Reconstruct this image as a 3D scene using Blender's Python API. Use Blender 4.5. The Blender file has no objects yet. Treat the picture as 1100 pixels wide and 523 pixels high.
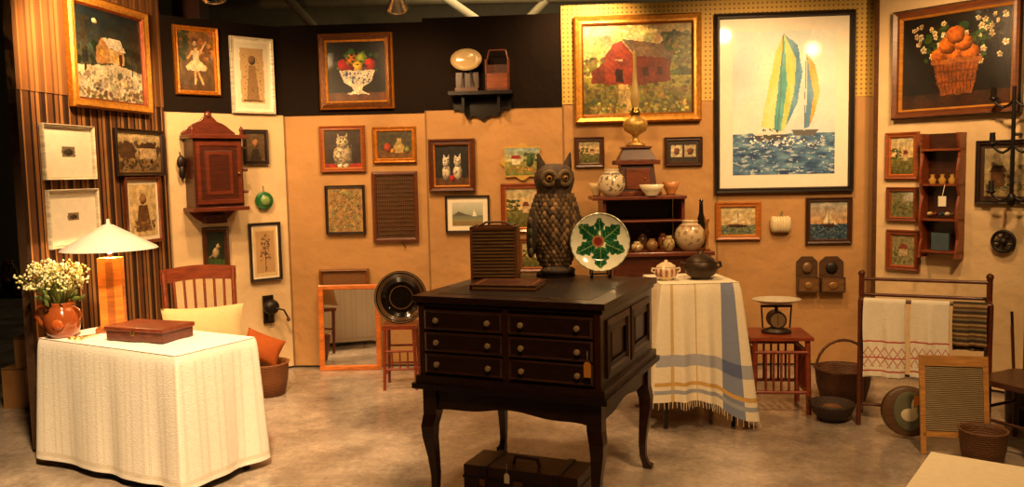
import bpy, math, random
from math import sin, cos, pi, radians
from mathutils import Vector, Matrix, noise
random.seed(7)
sc=bpy.context.scene
sc.view_settings.view_transform='Standard'
# ---------------------------------------------------------------- survey camera
FOC=900.0; CAMH=1.65; PITCH=math.atan(76.5/900); ROLL=radians(1.2)
CO=Vector((0,0,CAMH))
Fw=Vector((0,cos(PITCH),-sin(PITCH))); R0=Vector((1,0,0)); U0=R0.cross(Fw)
Rt=R0*cos(ROLL)-U0*sin(ROLL); Up=U0*cos(ROLL)+R0*sin(ROLL)
def ray(px,py): return Fw+Rt*((px-550)/FOC)-Up*((py-261.5)/FOC)
def on_z(px,py,z=0):
    d=ray(px,py); return CO+d*((z-CAMH)/d.z)
def at_y(px,py,Y):
    d=ray(px,py); return CO+d*(Y/d.y)
cd=bpy.data.cameras.new('camera'); cam=bpy.data.objects.new('camera',cd); sc.collection.objects.link(cam)
cd.sensor_width=36; cd.lens=FOC*36/1100; cd.clip_end=100
m=Matrix((Rt,Up,-Fw)).transposed().to_4x4(); m.translation=CO; cam.matrix_world=m
sc.camera=cam
# ---------------------------------------------------------------- materials
def lin(c):
    return tuple((x/12.92 if x<=.04045 else ((x+.055)/1.055)**2.4) for x in c)
def C(r,g,b): return (r/255,g/255,b/255)
MATS={}
def mat(name,rough=.6,metal=0,lo=.85,hi=1.1,scale=12,stretch=(1,1,1),bump=0,bscale=60,coat=0,detail=4,wave=None,spec=.5,bd=.01):
    m=bpy.data.materials.new(name); m.use_nodes=True; nt=m.node_tree; N=nt.nodes; L=nt.links
    b=N['Principled BSDF']; b.inputs['Roughness'].default_value=rough; b.inputs['Metallic'].default_value=metal
    b.inputs['Coat Weight'].default_value=coat; b.inputs['Coat Roughness'].default_value=.08
    b.inputs['Specular IOR Level'].default_value=spec
    at=N.new('ShaderNodeAttribute'); at.attribute_name='Col'
    tc=N.new('ShaderNodeTexCoord'); mp=N.new('ShaderNodeMapping'); mp.inputs['Scale'].default_value=stretch
    L.new(tc.outputs['Object'],mp.inputs['Vector'])
    if wave:
        n=N.new('ShaderNodeTexWave'); n.inputs['Scale'].default_value=wave[0]; n.inputs['Distortion'].default_value=wave[1]
        n.inputs['Detail'].default_value=3; n.bands_direction=wave[2]; fac=n.outputs['Fac']
    else:
        n=N.new('ShaderNodeTexNoise'); n.inputs['Scale'].default_value=scale; n.inputs['Detail'].default_value=detail; fac=n.outputs['Fac']
    L.new(mp.outputs['Vector'],n.inputs['Vector'])
    mr=N.new('ShaderNodeMapRange'); mr.inputs['From Min'].default_value=.25; mr.inputs['From Max'].default_value=.75
    mr.inputs['To Min'].default_value=lo; mr.inputs['To Max'].default_value=hi; L.new(fac,mr.inputs['Value'])
    vm=N.new('ShaderNodeVectorMath'); vm.operation='SCALE'; L.new(at.outputs['Color'],vm.inputs[0]); L.new(mr.outputs[0],vm.inputs['Scale'])
    L.new(vm.outputs[0],b.inputs['Base Color'])
    if bump:
        n2=N.new('ShaderNodeTexNoise'); n2.inputs['Scale'].default_value=bscale; n2.inputs['Detail'].default_value=3
        L.new(mp.outputs['Vector'],n2.inputs['Vector'])
        bp=N.new('ShaderNodeBump'); bp.inputs['Strength'].default_value=bump; bp.inputs['Distance'].default_value=bd
        L.new(n2.outputs['Fac'],bp.inputs['Height']); L.new(bp.outputs[0],b.inputs['Normal'])
    MATS[name]=m; return m
mat('paint',.6)
mat('canvas',.34,lo=.85,hi=1.12,scale=60,coat=.15,bump=.25,bscale=160)
mat('paper',.5,lo=.96,hi=1.03,scale=20,coat=.3)
mat('satin',.35,lo=.9,hi=1.08)
mat('rough',.7,lo=.6,hi=1.3,scale=30,bump=.5,bscale=70)
mat('gloss',.12,lo=.85,hi=1.1,coat=.5)
mat('wood',.38,lo=.55,hi=1.25,scale=9,stretch=(1.2,1.2,7),bump=.08,bscale=30,coat=.12)
mat('woodh',.38,lo=.55,hi=1.25,scale=9,stretch=(1,7,7),bump=.08,bscale=30,coat=.12)
mat('darkwood',.32,lo=.55,hi=1.3,scale=7,stretch=(1,1,8),bump=.05,bscale=40,coat=.2)
mat('gilt',.33,metal=.5,lo=.6,hi=1.2,scale=40,bump=.3,bscale=120)
mat('metal',.25,metal=.95,lo=.8,hi=1.1)
mat('iron',.45,metal=.4,lo=.7,hi=1.2)
mat('mirror',.03,metal=1,lo=1,hi=1)
mat('cloth',.9,lo=.94,hi=1.03,scale=40,bump=.4,bscale=130,spec=.2)
mat('fabric',.92,lo=.84,hi=1.08,scale=2.5,bump=.7,bscale=4.5,spec=.15,bd=.035)
mat('wicker',.6,lo=.35,hi=1.2,wave=(26,2,'Z'),bump=.8,bscale=90)
mat('weave',.6,lo=.4,hi=1.2,wave=(40,1.5,'X'),bump=.8,bscale=120)
mat('leather',.4,lo=.6,hi=1.3,scale=14,bump=.3,bscale=80)
mat('ceramic',.15,lo=.93,hi=1.05,coat=.4)
mat('leafy',.6,lo=.6,hi=1.2,scale=30)
def concrete():
    m=bpy.data.materials.new('concrete'); m.use_nodes=True; nt=m.node_tree; N=nt.nodes; L=nt.links; b=N['Principled BSDF']
    tc=N.new('ShaderNodeTexCoord')
    n=N.new('ShaderNodeTexNoise'); n.inputs['Scale'].default_value=1.3; n.inputs['Detail'].default_value=10; n.inputs['Roughness'].default_value=.7
    L.new(tc.outputs['Object'],n.inputs['Vector'])
    r=N.new('ShaderNodeValToRGB'); e=r.color_ramp.elements
    e[0].position=.33; e[0].color=(*lin(C(102,90,80)),1); e[1].position=.68; e[1].color=(*lin(C(204,188,172)),1)
    x=e.new(.5); x.color=(*lin(C(154,140,126)),1)
    L.new(n.outputs['Fac'],r.inputs['Fac'])
    n3=N.new('ShaderNodeTexNoise'); n3.inputs['Scale'].default_value=45; n3.inputs['Detail'].default_value=4; L.new(tc.outputs['Object'],n3.inputs['Vector'])
    mr=N.new('ShaderNodeMapRange'); mr.inputs['To Min'].default_value=.6; mr.inputs['To Max'].default_value=1.3; L.new(n3.outputs['Fac'],mr.inputs['Value'])
    vm=N.new('ShaderNodeVectorMath'); vm.operation='SCALE'; L.new(r.outputs['Color'],vm.inputs[0]); L.new(mr.outputs[0],vm.inputs['Scale'])
    L.new(vm.outputs[0],b.inputs['Base Color'])
    n2=N.new('ShaderNodeTexNoise'); n2.inputs['Scale'].default_value=2.3; n2.inputs['Detail'].default_value=5; L.new(tc.outputs['Object'],n2.inputs['Vector'])
    m2=N.new('ShaderNodeMapRange'); m2.inputs['From Min'].default_value=.35; m2.inputs['From Max'].default_value=.65; m2.inputs['To Min'].default_value=.12; m2.inputs['To Max'].default_value=.3
    L.new(n2.outputs['Fac'],m2.inputs['Value']); L.new(m2.outputs[0],b.inputs['Roughness'])
    b.inputs['Specular IOR Level'].default_value=.75
    bp=N.new('ShaderNodeBump'); bp.inputs['Strength'].default_value=.08; bp.inputs['Distance'].default_value=.01; L.new(n3.outputs['Fac'],bp.inputs['Height']); L.new(bp.outputs[0],b.inputs['Normal'])
    MATS['concrete']=m
concrete()
def pegboard():
    m=bpy.data.materials.new('pegboard'); m.use_nodes=True; nt=m.node_tree; N=nt.nodes; L=nt.links; b=N['Principled BSDF']; b.inputs['Roughness'].default_value=.6
    tc=N.new('ShaderNodeTexCoord'); mp=N.new('ShaderNodeMapping'); mp.inputs['Scale'].default_value=(27,0.001,27); L.new(tc.outputs['Object'],mp.inputs['Vector'])
    fr=N.new('ShaderNodeVectorMath'); fr.operation='FRACTION'; L.new(mp.outputs[0],fr.inputs[0])
    ds=N.new('ShaderNodeVectorMath'); ds.operation='DISTANCE'; ds.inputs[1].default_value=(.5,0,.5)
    mu=N.new('ShaderNodeVectorMath'); mu.operation='MULTIPLY'; mu.inputs[1].default_value=(1,0,1); L.new(fr.outputs[0],mu.inputs[0]); L.new(mu.outputs[0],ds.inputs[0])
    lt=N.new('ShaderNodeMath'); lt.operation='LESS_THAN'; lt.inputs[1].default_value=.22; L.new(ds.outputs['Value'],lt.inputs[0])
    mx=N.new('ShaderNodeMix'); mx.data_type='RGBA'; mx.inputs['A'].default_value=(*lin(C(204,166,76)),1); mx.inputs['B'].default_value=(*lin(C(130,90,34)),1)
    L.new(lt.outputs[0],mx.inputs['Factor']); L.new(mx.outputs['Result'],b.inputs['Base Color']); MATS['pegboard']=m
pegboard()
def emit(name,col,st):
    m=bpy.data.materials.new(name); m.use_nodes=True; nt=m.node_tree; b=nt.nodes['Principled BSDF']
    b.inputs['Emission Color'].default_value=(*col,1); b.inputs['Emission Strength'].default_value=st; MATS[name]=m
emit('bulb',(1,.75,.4),30)
# ---------------------------------------------------------------- mesh builder
def rotm(ax,deg): return Matrix.Rotation(radians(deg),4,ax)
def T(x,y,z=0): return Matrix.Translation((x,y,z))
class MB:
    def __init__(s,M=None): s.v=[];s.f=[];s.c=[];s.m=[];s.mats=[];s.M=M or Matrix();s.s=[]
    def add(s,vs,fs,col,mt='paint',smooth=False):
        b=len(s.v); s.v+=[s.M@Vector(v) for v in vs]
        if mt not in s.mats: s.mats.append(mt)
        k=s.mats.index(mt)
        for i,f in enumerate(fs):
            s.f.append([b+j for j in f]); s.c.append(col[i] if isinstance(col,list) else col); s.m.append(k); s.s.append(smooth)
    def box(s,c,d,col,mt='paint',R=None,taper=1):
        x,y,z=d[0]/2,d[1]/2,d[2]/2
        vs=[Vector((i*x*(taper if k>0 else 1),j*y*(taper if k>0 else 1),k*z)) for k in(-1,1) for j in(-1,1) for i in(-1,1)]
        if R: vs=[R@v for v in vs]
        s.add([v+Vector(c) for v in vs],[(0,2,3,1),(4,5,7,6),(0,1,5,4),(2,6,7,3),(0,4,6,2),(1,3,7,5)],col,mt)
    def bb(s,x0,x1,y0,y1,z0,z1,col,mt='paint'): s.box(((x0+x1)/2,(y0+y1)/2,(z0+z1)/2),(x1-x0,y1-y0,z1-z0),col,mt)
    def cyl(s,a,b,r0,r1=None,col=(1,1,1),mt='paint',n=12,caps=True,smooth=True):
        a=Vector(a);b=Vector(b);r1=r0 if r1 is None else r1
        d=(b-a).normalized(); t=Vector((1,0,0)) if abs(d.x)<.8 else Vector((0,1,0)); e=d.cross(t).normalized(); g=d.cross(e)
        vs=[];
        for p,r in((a,r0),(b,r1)):
            for i in range(n): w=2*pi*i/n; vs.append(p+e*cos(w)*r+g*sin(w)*r)
        s.add(vs,[(i,(i+1)%n,n+(i+1)%n,n+i) for i in range(n)],col,mt,smooth)
        if caps: s.add(vs[:n],[tuple(reversed(range(n)))],col,mt); s.add(vs[n:],[tuple(range(n))],col,mt)
    def tube(s,pts,r,col,mt='paint',n=8):
        for i in range(len(pts)-1):
            ra=r[i] if isinstance(r,(list,tuple)) else r; rb=r[i+1] if isinstance(r,(list,tuple)) else r
            s.cyl(pts[i],pts[i+1],ra,rb,col,mt,n)
            if i: s.ell(pts[i],(ra,ra,ra),col,mt,8,5)
    def lathe(s,prof,c=(0,0,0),col=(1,1,1),mt='paint',n=24,sx=1,sy=1,cols=None,R=None,smooth=True):
        vs=[];fs=[];cc=[];m=len(prof)
        for r,z in prof:
            for i in range(n):
                w=2*pi*i/n; v=Vector((r*cos(w)*sx,r*sin(w)*sy,z))
                if R: v=R@v
                vs.append(v+Vector(c))
        for j in range(m-1):
            for i in range(n):
                fs.append((j*n+i,j*n+(i+1)%n,(j+1)*n+(i+1)%n,(j+1)*n+i)); cc.append((cols(i/n,j) if cols else col))
        s.add(vs,fs,cc,mt,smooth)
    def ell(s,c,r,col,mt='paint',n=16,m=10,R=None,cols=None):
        prof=[(max(1e-4,sin(pi*j/m)),-cos(pi*j/m)) for j in range(m+1)]
        vs=[];fs=[];cc=[]
        for q,z in prof:
            for i in range(n):
                w=2*pi*i/n; v=Vector((q*cos(w)*r[0],q*sin(w)*r[1],z*r[2]))
                if R: v=R@v
                vs.append(v+Vector(c))
        for j in range(m):
            for i in range(n):
                fs.append((j*n+i,j*n+(i+1)%n,(j+1)*n+(i+1)%n,(j+1)*n+i)); cc.append(cols(i/n,j/m) if cols else col)
        s.add(vs,fs,cc,mt,True)
    def prism(s,pts,z0,z1,col,mt='paint'):
        n=len(pts); vs=[(x,y,z0) for x,y in pts]+[(x,y,z1) for x,y in pts]
        s.add(vs,[tuple(reversed(range(n))),tuple(range(n,2*n))]+[(i,(i+1)%n,n+(i+1)%n,n+i) for i in range(n)],col,mt)
    def grid(s,fn,nu,nv,col,mt='cloth',cols=None,smooth=True):
        vs=[fn(i/nu,j/nv) for j in range(nv+1) for i in range(nu+1)]; fs=[];cc=[]
        for j in range(nv):
            for i in range(nu):
                a=j*(nu+1)+i; fs.append((a,a+1,a+nu+2,a+nu+1)); cc.append(cols((i+.5)/nu,(j+.5)/nv) if cols else col)
        s.add(vs,fs,cc,mt,smooth)
    def ring(s,W,H,prof,mt='wood'):
        for k in range(len(prof)-1):
            t0,h0,c0=prof[k]; t1,h1,_=prof[k+1]
            o=[(t0,t0,h0),(W-t0,t0,h0),(W-t0,H-t0,h0),(t0,H-t0,h0)]; q=[(t1,t1,h1),(W-t1,t1,h1),(W-t1,H-t1,h1),(t1,H-t1,h1)]
            s.add(o+q,[(i,(i+1)%4,4+(i+1)%4,4+i) for i in range(4)],c0,mt)
    def obj(s,name,bevel=0,solid=0,sub=0):
        me=bpy.data.meshes.new(name)
        lo=Vector([min(v[i] for v in s.v) for i in range(3)]); hi=Vector([max(v[i] for v in s.v) for i in range(3)])
        ctr=(lo+hi)/2; ctr.z=lo.z
        me.from_pydata([tuple(v-ctr) for v in s.v],[],s.f)
        for mn in s.mats: me.materials.append(MATS[mn])
        ca=me.color_attributes.new('Col','FLOAT_COLOR','CORNER'); data=[]
        for i,p in enumerate(me.polygons):
            p.material_index=s.m[i]; p.use_smooth=s.s[i]; l=lin(s.c[i])
            for _ in p.loop_indices: data+= [l[0],l[1],l[2],1]
        ca.data.foreach_set('color',data)
        me.update()
        o=bpy.data.objects.new(name,me); sc.collection.objects.link(o); o.location=ctr
        if solid:
            q=o.modifiers.new('s','SOLIDIFY'); q.thickness=solid
        if bevel:
            q=o.modifiers.new('b','BEVEL'); q.width=bevel; q.segments=2; q.limit_method='ANGLE'; q.angle_limit=radians(40)
        return o
# ---------------------------------------------------------------- walls
class Wall:
    def __init__(s,p0,p1):
        s.p0=Vector((p0[0],p0[1],0)); s.p1=Vector((p1[0],p1[1],0)); s.L=(s.p1-s.p0).length; s.u=(s.p1-s.p0).normalized(); s.n=Vector((s.u.y,-s.u.x,0))
    def hit(s,px,py,off=0):
        d=ray(px,py); t=(s.p0+s.n*off-CO).dot(s.n)/d.dot(s.n); p=CO+d*t; return (p-s.p0).dot(s.u),p.z,t
    def M(s,u,z,out=0):
        m=Matrix((s.u,Vector((0,0,1)),s.n)).transposed().to_4x4(); m.translation=s.p0+s.u*u+Vector((0,0,z))+s.n*out; return m
PA=(-2.9,5.0);PB=(-2.65,6.5);PC=(-1.91,7.15);PD=(-.71,7.1);PE=(.44,7.0);PF=(1.69,6.9);PG=(2.97,6.8)
w1=Wall(PA,PB);w2=Wall(PB,PC);w3=Wall(PC,PD);w4=Wall(PD,PE);w5=Wall(PE,PF);w6=Wall(PF,PG);w7=Wall((2.88,6.6),(3.95,5.3))
BEIGE=C(180,138,90); BLACKC=C(26,17,11)
def panel(w,name,ztop,seam,low,up,lowmat='fabric',upmat='fabric',stripes=None):
    b=MB(w.M(0,0,-.06)); L=w.L
    b.bb(0,L,0.02,seam,0,.055,low,lowmat)
    b.bb(0,L,seam,ztop,0,.06,up,upmat)
    if stripes:
        x=0;i=0
        while x<L-.001:
            wd=stripes[i%len(stripes)][0]; x2=min(L,x+wd)
            c=stripes[i%len(stripes)][1]
            b.add([(x,.02,.0555),(x2,.02,.0555),(x2,seam,.0555),(x,seam,.0555)],[(0,1,2,3)],c,'fabric')
            g=C(150,100,54); c2=tuple(k*.45+gk*.55 for k,gk in zip(c,g))  # softer upper stripes, the drape's lit tone mixed into their colour
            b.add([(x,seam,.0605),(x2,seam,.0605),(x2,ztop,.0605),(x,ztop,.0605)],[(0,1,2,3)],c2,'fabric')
            x=x2;i+=1
    else:
        b.bb(0,.012,0.02,seam,.055,.062,tuple(c*.75 for c in low),'fabric')
    return b.obj(name)
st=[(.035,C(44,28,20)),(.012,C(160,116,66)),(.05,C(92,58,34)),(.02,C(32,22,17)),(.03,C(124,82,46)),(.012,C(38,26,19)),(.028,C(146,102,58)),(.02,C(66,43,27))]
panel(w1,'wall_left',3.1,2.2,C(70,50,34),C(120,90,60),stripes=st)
panel(w2,'wall_back_left',2.9,2.17,C(214,186,144),BLACKC)
panel(w3,'wall_back',2.91,2.16,BEIGE,BLACKC)
panel(w4,'wall_back',2.94,2.18,BEIGE,BLACKC)
panel(w5,'wall_back',3.0,2.2,BEIGE,(1,1,1),upmat='pegboard')
panel(w6,'wall_back_right',3.05,2.2,BEIGE,(1,1,1),upmat='pegboard')
b=MB(w7.M(0,0,-.06)); b.bb(0,w7.L,.02,3.1,0,.06,C(214,186,142),'fabric'); b.bb(-.035,.0,0,3.1,-.01,.065,C(84,50,26),'wood'); b.obj('wall_right')
b=MB(); b.bb(-9,9,-5,14,-.1,0,(1,1,1),'concrete'); b.obj('floor')
b=MB(); b.bb(-9,9,-5,14,5.0,5.1,C(60,52,38)); 
for k in range(7): b.bb(-9,9,-2+k*2.3,-1.85+k*2.3,4.6,5.0,C(70,62,48))
b.obj('ceiling')
b=MB(); b.bb(-9,9,14,14.1,0,5,C(110,100,74)); b.obj('wall_far')
b=MB(); b.bb(-9.1,-9,-5,14,0,5,C(50,36,22)); b.obj('wall_hall_left')
b=MB(); b.bb(9,9.1,-5,14,0,5,C(50,36,22)); b.obj('wall_hall_right')
b=MB(); b.bb(-9,9,-5.1,-5,0,5,C(60,45,28)); b.obj('wall_near')
b=MB(); b.tube([at_y(462,-14,9.5),at_y(528,32,9.5)],.045,C(190,175,140),'paint'); b.tube([at_y(300,-12,10),at_y(338,30,10)],.05,C(110,95,70)); b.tube([at_y(600,-14,10.5),at_y(560,28,10.5)],.05,C(150,135,100)); b.tube([at_y(200,6,10.5),at_y(700,-4,10.5)],.06,C(110,98,72)); b.obj('roof_truss')
b=MB(); p=at_y(204,10,7.6); b.bb(p.x-.12,p.x+.12,7.5,7.74,0,5,C(70,34,18),'wood'); b.obj('timber_post')
# ---------------------------------------------------------------- pictures
def raster(shapes,bg,asp,soft):
    L=[]
    for s in shapes:
        if s[0]=='s':
            for _ in range(int(s[2]*1.8)):
                r=s[7]*.75*random.uniform(.5,1.4); cx=random.uniform(s[3],s[5]); cy=random.uniform(s[4],s[6]); v=random.uniform(.65,1.25)
                c=tuple(min(1,max(0,k*v+random.uniform(-.04,.04))) for k in s[1]); ry=r*asp*random.uniform(.5,1.1)
                L.append(('e',c,cx,cy,r,ry,(cx-r,cy-ry,cx+r,cy+ry),0))
        elif s[0]=='e': L.append(('e',s[1],s[2],s[3],s[4],s[5],(s[2]-s[4],s[3]-s[5],s[2]+s[4],s[3]+s[5]),1))
        elif s[0]=='p': xs=[a for a,_ in s[2]]; ys=[a for _,a in s[2]]; L.append(('p',s[1],s[2],0,0,0,(min(xs),min(ys),max(xs),max(ys))))
        elif s[0]=='r': L.append(('r',s[1],0,0,0,0,(s[2],s[3],s[4],s[5])))
        elif s[0]=='g': L.append(('g',s[1],s[2],s[3],s[4],0,(-1,s[3],2,s[4])))
        elif s[0]=='f': L.append(('f',s[1],0,0,0,0,s[2]))
    L.reverse()
    def samp(x0,y0):
        w=.012 if soft else .006
        x=x0+w*noise.noise((x0*14,y0*14,1.3)); y=y0+w*noise.noise((x0*14,y0*14,7.1))
        c=bg
        for s in L:
            q=s[6]
            if x<q[0] or x>q[2] or y<q[1] or y>q[3]: continue
            t=s[0]
            if t=='r': c=s[1]; break
            if t=='e':
                dx=(x-s[2])/s[4]; dy=(y-s[3])/s[5]
                if dx*dx+dy*dy<1:
                    c=s[1]
                    if s[7]: k=1.18-.42*((dx+.35)**2+(dy-.4)**2); c=tuple(min(1,v*k) for v in c)
                    break
            elif t=='p':
                P=s[2]; ins=False; j=len(P)-1
                for i in range(len(P)):
                    xi,yi=P[i]; xj,yj=P[j]
                    if (yi>y)!=(yj>y) and x<(xj-xi)*(y-yi)/(yj-yi)+xi: ins=not ins
                    j=i
                if ins: c=s[1]; break
            elif t=='g':
                f=(y-s[3])/(s[4]-s[3]); c=tuple(s[1][j]*f+s[2][j]*(1-f) for j in range(3)); break
            elif t=='f':
                r=s[1](x,y)
                if r: c=r; break
        a=(.24,.24) if soft else (.03,.02)
        k=(.94 if soft else 1)+a[0]*noise.noise((x0*38,y0*38/asp if asp else y0*38,3))+a[1]*noise.noise((x0*8,y0*8,9))
        h=.04*noise.noise((x0*11,y0*11,20)) if soft else 0
        return (min(1,max(0,c[0]*k+h)),min(1,max(0,c[1]*k)),min(1,max(0,c[2]*k-h)))
    return samp
def pic(name,w,x0,y0,x1,y1,fw,fc,shapes,bg,h=.03,matw=0,matc=C(235,225,200),inner=None,fmat='wood',amat='canvas',mid=None):
    ym=(y0+y1)/2; xm=(x0+x1)/2
    ua,_,_=w.hit(x0,ym,h); ub,_,_=w.hit(x1,ym,h); _,zt,d=w.hit(xm,y0,h); _,zb,_=w.hit(xm,y1,h)
    f=fw*d/FOC; W=ub-ua; H=zt-zb
    b=MB(w.M(ua,zb,.003)); inner=inner or tuple(min(1,c*1.3) for c in fc); mid=mid or fc
    b.ring(W,H,[(0,0,fc),(0,h*.7,fc),(f*.18,h,mid),(f*.55,h*.72,mid),(f*.8,h*.75,inner),(f,h*.4,inner),(f,h*.2,inner)],fmat)
    b.bb(f*.3,W-f*.3,f*.3,H-f*.3,0,h*.2,fc,'paint')
    z=h*.22; mw=matw*d/FOC
    if matw:
        b.add([(f*.9,f*.9,z),(W-f*.9,f*.9,z),(W-f*.9,H-f*.9,z),(f*.9,H-f*.9,z)],[(0,1,2,3)],matc,'paper'); z+=.0015; f2=f+mw
        if W-2*f2<.02: f2=f
    else: f2=f*.95
    aw,ah=W-2*f2,H-2*f2; cell=max(.006,aw/120); nx=max(12,int(aw/cell)); ny=max(12,int(ah/cell))
    sm=raster(shapes,bg,aw/ah,amat=='canvas')
    b.grid(lambda u,v:(f2+aw*u,f2+ah*v,z),nx,ny,bg,amat,cols=sm,smooth=False)
    return b.obj(name)
GOLD=C(186,116,34); DKG=C(120,72,22); BRN=C(92,46,20); DK=C(34,20,12); RED=C(150,60,34)
def tree(x,y0,y1,c=C(60,44,26)): 
    o=[('p',c,[(x-.012,y0),(x+.012,y0),(x+.006,y1),(x-.006,y1)])]
    for k in range(7):
        yy=y0+(y1-y0)*(.35+.09*k); s=1 if k%2 else -1; o.append(('p',c,[(x,yy),(x+s*(.14-.012*k),yy+.1),(x+s*(.14-.012*k),yy+.108),(x,yy+.014)]))
    return o
pic('framed_winter_village_painting',w1,78,2,162,118,11,GOLD,[('g',C(24,34,40),C(84,84,64),.35,1),('e',C(226,214,160),.3,.86,.04,.03),('s',C(44,56,44),30,.0,.4,1,.6,.06),('p',C(204,190,156),[(0,0),(1,0),(1,.36),(.6,.42),(.3,.38),(0,.34)]),('p',C(176,130,76),[(.3,.4),(.5,.42),(.5,.6),(.4,.7),(.3,.58)]),('r',C(210,176,116),.5,.42,.72,.58),('p',C(214,204,180),[(.4,.7),(.5,.59),(.76,.57),(.66,.71)]),('r',C(230,170,60),.36,.5,.41,.56),('r',C(230,170,60),.56,.46,.6,.53),('r',C(90,50,30),.64,.42,.69,.54)]+tree(.14,.3,.9)+tree(.84,.32,.95)+tree(.93,.34,.8)+[('s',C(110,64,40),16,.15,.12,.85,.3,.014),('s',C(160,146,116),60,0,0,1,.3,.03),('s',C(120,100,70),30,0,0,1,.12,.03)],C(50,50,40),h=.05,fmat='gilt',mid=C(214,150,60),inner=C(130,60,20))
smallp=[('r',C(120,108,86),.36,.40,.64,.62),('e',C(50,46,36),.5,.5,.1,.07)]
pic('framed_small_print',w1,48,134,103,193,3,C(226,216,192),smallp,C(238,230,208),amat='paper',inner=C(196,184,160))
pic('framed_small_print',w1,54,203,108,265,3,C(226,216,192),[('r',C(130,110,80),.38,.45,.62,.6),('e',C(60,50,36),.5,.52,.08,.04)],C(238,230,208),amat='paper',inner=C(196,184,160))
pic('framed_village_photograph',w1,126,139,177,189,4,DK,[('g',C(190,170,126),C(130,104,66),.3,1),('s',C(80,64,44),40,.0,.45,1,.75,.05),('p',C(70,50,34),[(0.05,.35),(.4,.35),(.4,.65),(.22,.8),(.05,.65)]),('r',C(176,150,110),.5,.35,.9,.62),('p',C(60,44,30),[(.46,.62),(.94,.62),(.8,.76),(.56,.76)]),('s',C(60,45,30),50,.05,.05,.95,.32,.025)],C(120,96,62))
pic('framed_portrait_print',w1,137,190,175,262,4,BRN,[('e',C(150,110,70),.5,.72,.13,.1),('p',C(96,66,40),[(.2,.1),(.8,.1),(.66,.6),(.34,.6)]),('s',C(130,100,60),20,.1,.1,.9,.3,.05)],C(206,180,128),matw=4)
pic('framed_ballerina_painting',w2,188,28,236,102,5,GOLD,[('g',C(130,92,44),C(80,60,34),0,1),('s',C(60,60,30),20,.0,.5,.3,1,.09),('s',C(150,100,50),20,.6,.5,1,1,.08),('e',C(90,50,24),.48,.83,.08,.05),('e',C(215,170,120),.48,.78,.065,.055),('p',C(215,170,120),[(.44,.72),(.53,.72),(.52,.66),(.45,.66)]),('p',C(200,180,140),[(.38,.68),(.6,.68),(.56,.5),(.42,.5)]),('p',C(216,190,144),[(.42,.52),(.58,.52),(.8,.4),(.74,.34),(.25,.34),(.18,.4)]),('p',C(210,160,110),[(.42,.08),(.47,.08),(.49,.34),(.43,.34)]),('p',C(210,160,110),[(.5,.34),(.55,.34),(.7,.12),(.65,.1)]),('p',C(210,165,115),[(.6,.68),(.78,.84),(.8,.82),(.62,.62)]),('p',C(210,165,115),[(.38,.68),(.24,.54),(.26,.52),(.42,.62)]),('r',C(80,54,26),0,0,1,.1)],C(110,80,40),fmat='gilt',h=.04)
pic('framed_ink_sketch',w2,249,40,295,122,3,C(210,202,180),[('r',C(186,154,106),.14,.08,.86,.92),('e',C(120,90,60),.5,.74,.12,.07),('p',C(140,108,70),[(.3,.12),(.7,.12),(.6,.66),(.4,.66)]),('s',C(100,78,50),60,.2,.15,.8,.85,.018),('r',C(90,66,44),.2,.1,.8,.13)],C(224,214,188),matw=3,amat='paper',h=.035)
pic('framed_dark_portrait',w2,262,139,289,177,4,DK,[('e',C(160,110,70),.5,.64,.16,.16),('p',C(50,36,26),[(.15,0),(.85,0),(.65,.45),(.35,.45)])],C(90,70,44))
pic('framed_bird_painting',w2,219,244,247,292,5,C(70,36,18),[('p',C(60,80,40),[(0,0),(1,0),(1,.2),(0,.25)]),('e',C(180,160,120),.5,.4,.2,.16),('e',C(190,170,130),.62,.58,.1,.08),('p',C(150,120,80),[(.34,.42),(.1,.3),(.12,.26),(.4,.34)]),('p',C(210,140,50),[(.7,.6),(.8,.57),(.7,.55)])],C(34,44,32))
pic('framed_botanical_print',w2,269,239,303,302,3,DK,[('r',C(176,140,96),.1,.08,.9,.92),('s',C(110,80,50),40,.3,.3,.7,.85,.05),('p',C(80,56,34),[(.47,.1),(.53,.1),(.52,.7),(.48,.7)])],C(206,176,124),matw=2,amat='paper')
fruit=[('s',C(50,96,30),34,.16,.52,.86,.84,.045),('e',C(176,30,24),.28,.6,.1,.11),('e',C(206,116,30),.43,.68,.11,.12),('e',C(130,146,50),.6,.7,.1,.11),('e',C(186,40,30),.73,.6,.1,.11),('e',C(216,176,60),.53,.57,.1,.1),('e',C(150,30,30),.38,.55,.07,.08),('s',C(90,40,60),12,.62,.5,.7,.6,.03),('s',C(60,90,30),10,.2,.6,.8,.78,.025),
 ('p',C(216,204,176),[(.2,.52),(.82,.52),(.74,.32),(.6,.24),(.58,.18),(.72,.12),(.3,.12),(.44,.18),(.42,.24),(.28,.32)]),('s',C(70,84,126),34,.28,.3,.74,.5,.018)]
pic('framed_fruit_bowl_painting',w3,342,35,422,117,9,GOLD,[('r',C(90,50,22),0,0,1,.15)]+fruit,C(16,13,9),fmat='gilt',h=.05,mid=C(100,56,18),inner=C(230,160,56))
cat=[('p',C(176,160,136),[(.35,.72),(.37,.92),(.49,.78)]),('p',C(176,160,136),[(.65,.72),(.63,.92),(.51,.78)]),('e',C(176,158,126),.5,.32,.26,.32),('e',C(186,170,134),.5,.68,.17,.16),('s',C(110,96,76),44,.26,.1,.74,.62,.028),('s',C(110,96,76),12,.38,.74,.62,.82,.02),('e',C(120,150,50),.44,.7,.035,.035),('e',C(120,150,50),.56,.7,.035,.035),('e',C(20,20,16),.44,.7,.014,.03),('e',C(20,20,16),.56,.7,.014,.03),('e',C(190,110,90),.5,.63,.02,.018),('e',C(216,200,170),.42,.05,.08,.06),('e',C(216,200,170),.58,.05,.08,.06)]
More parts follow.
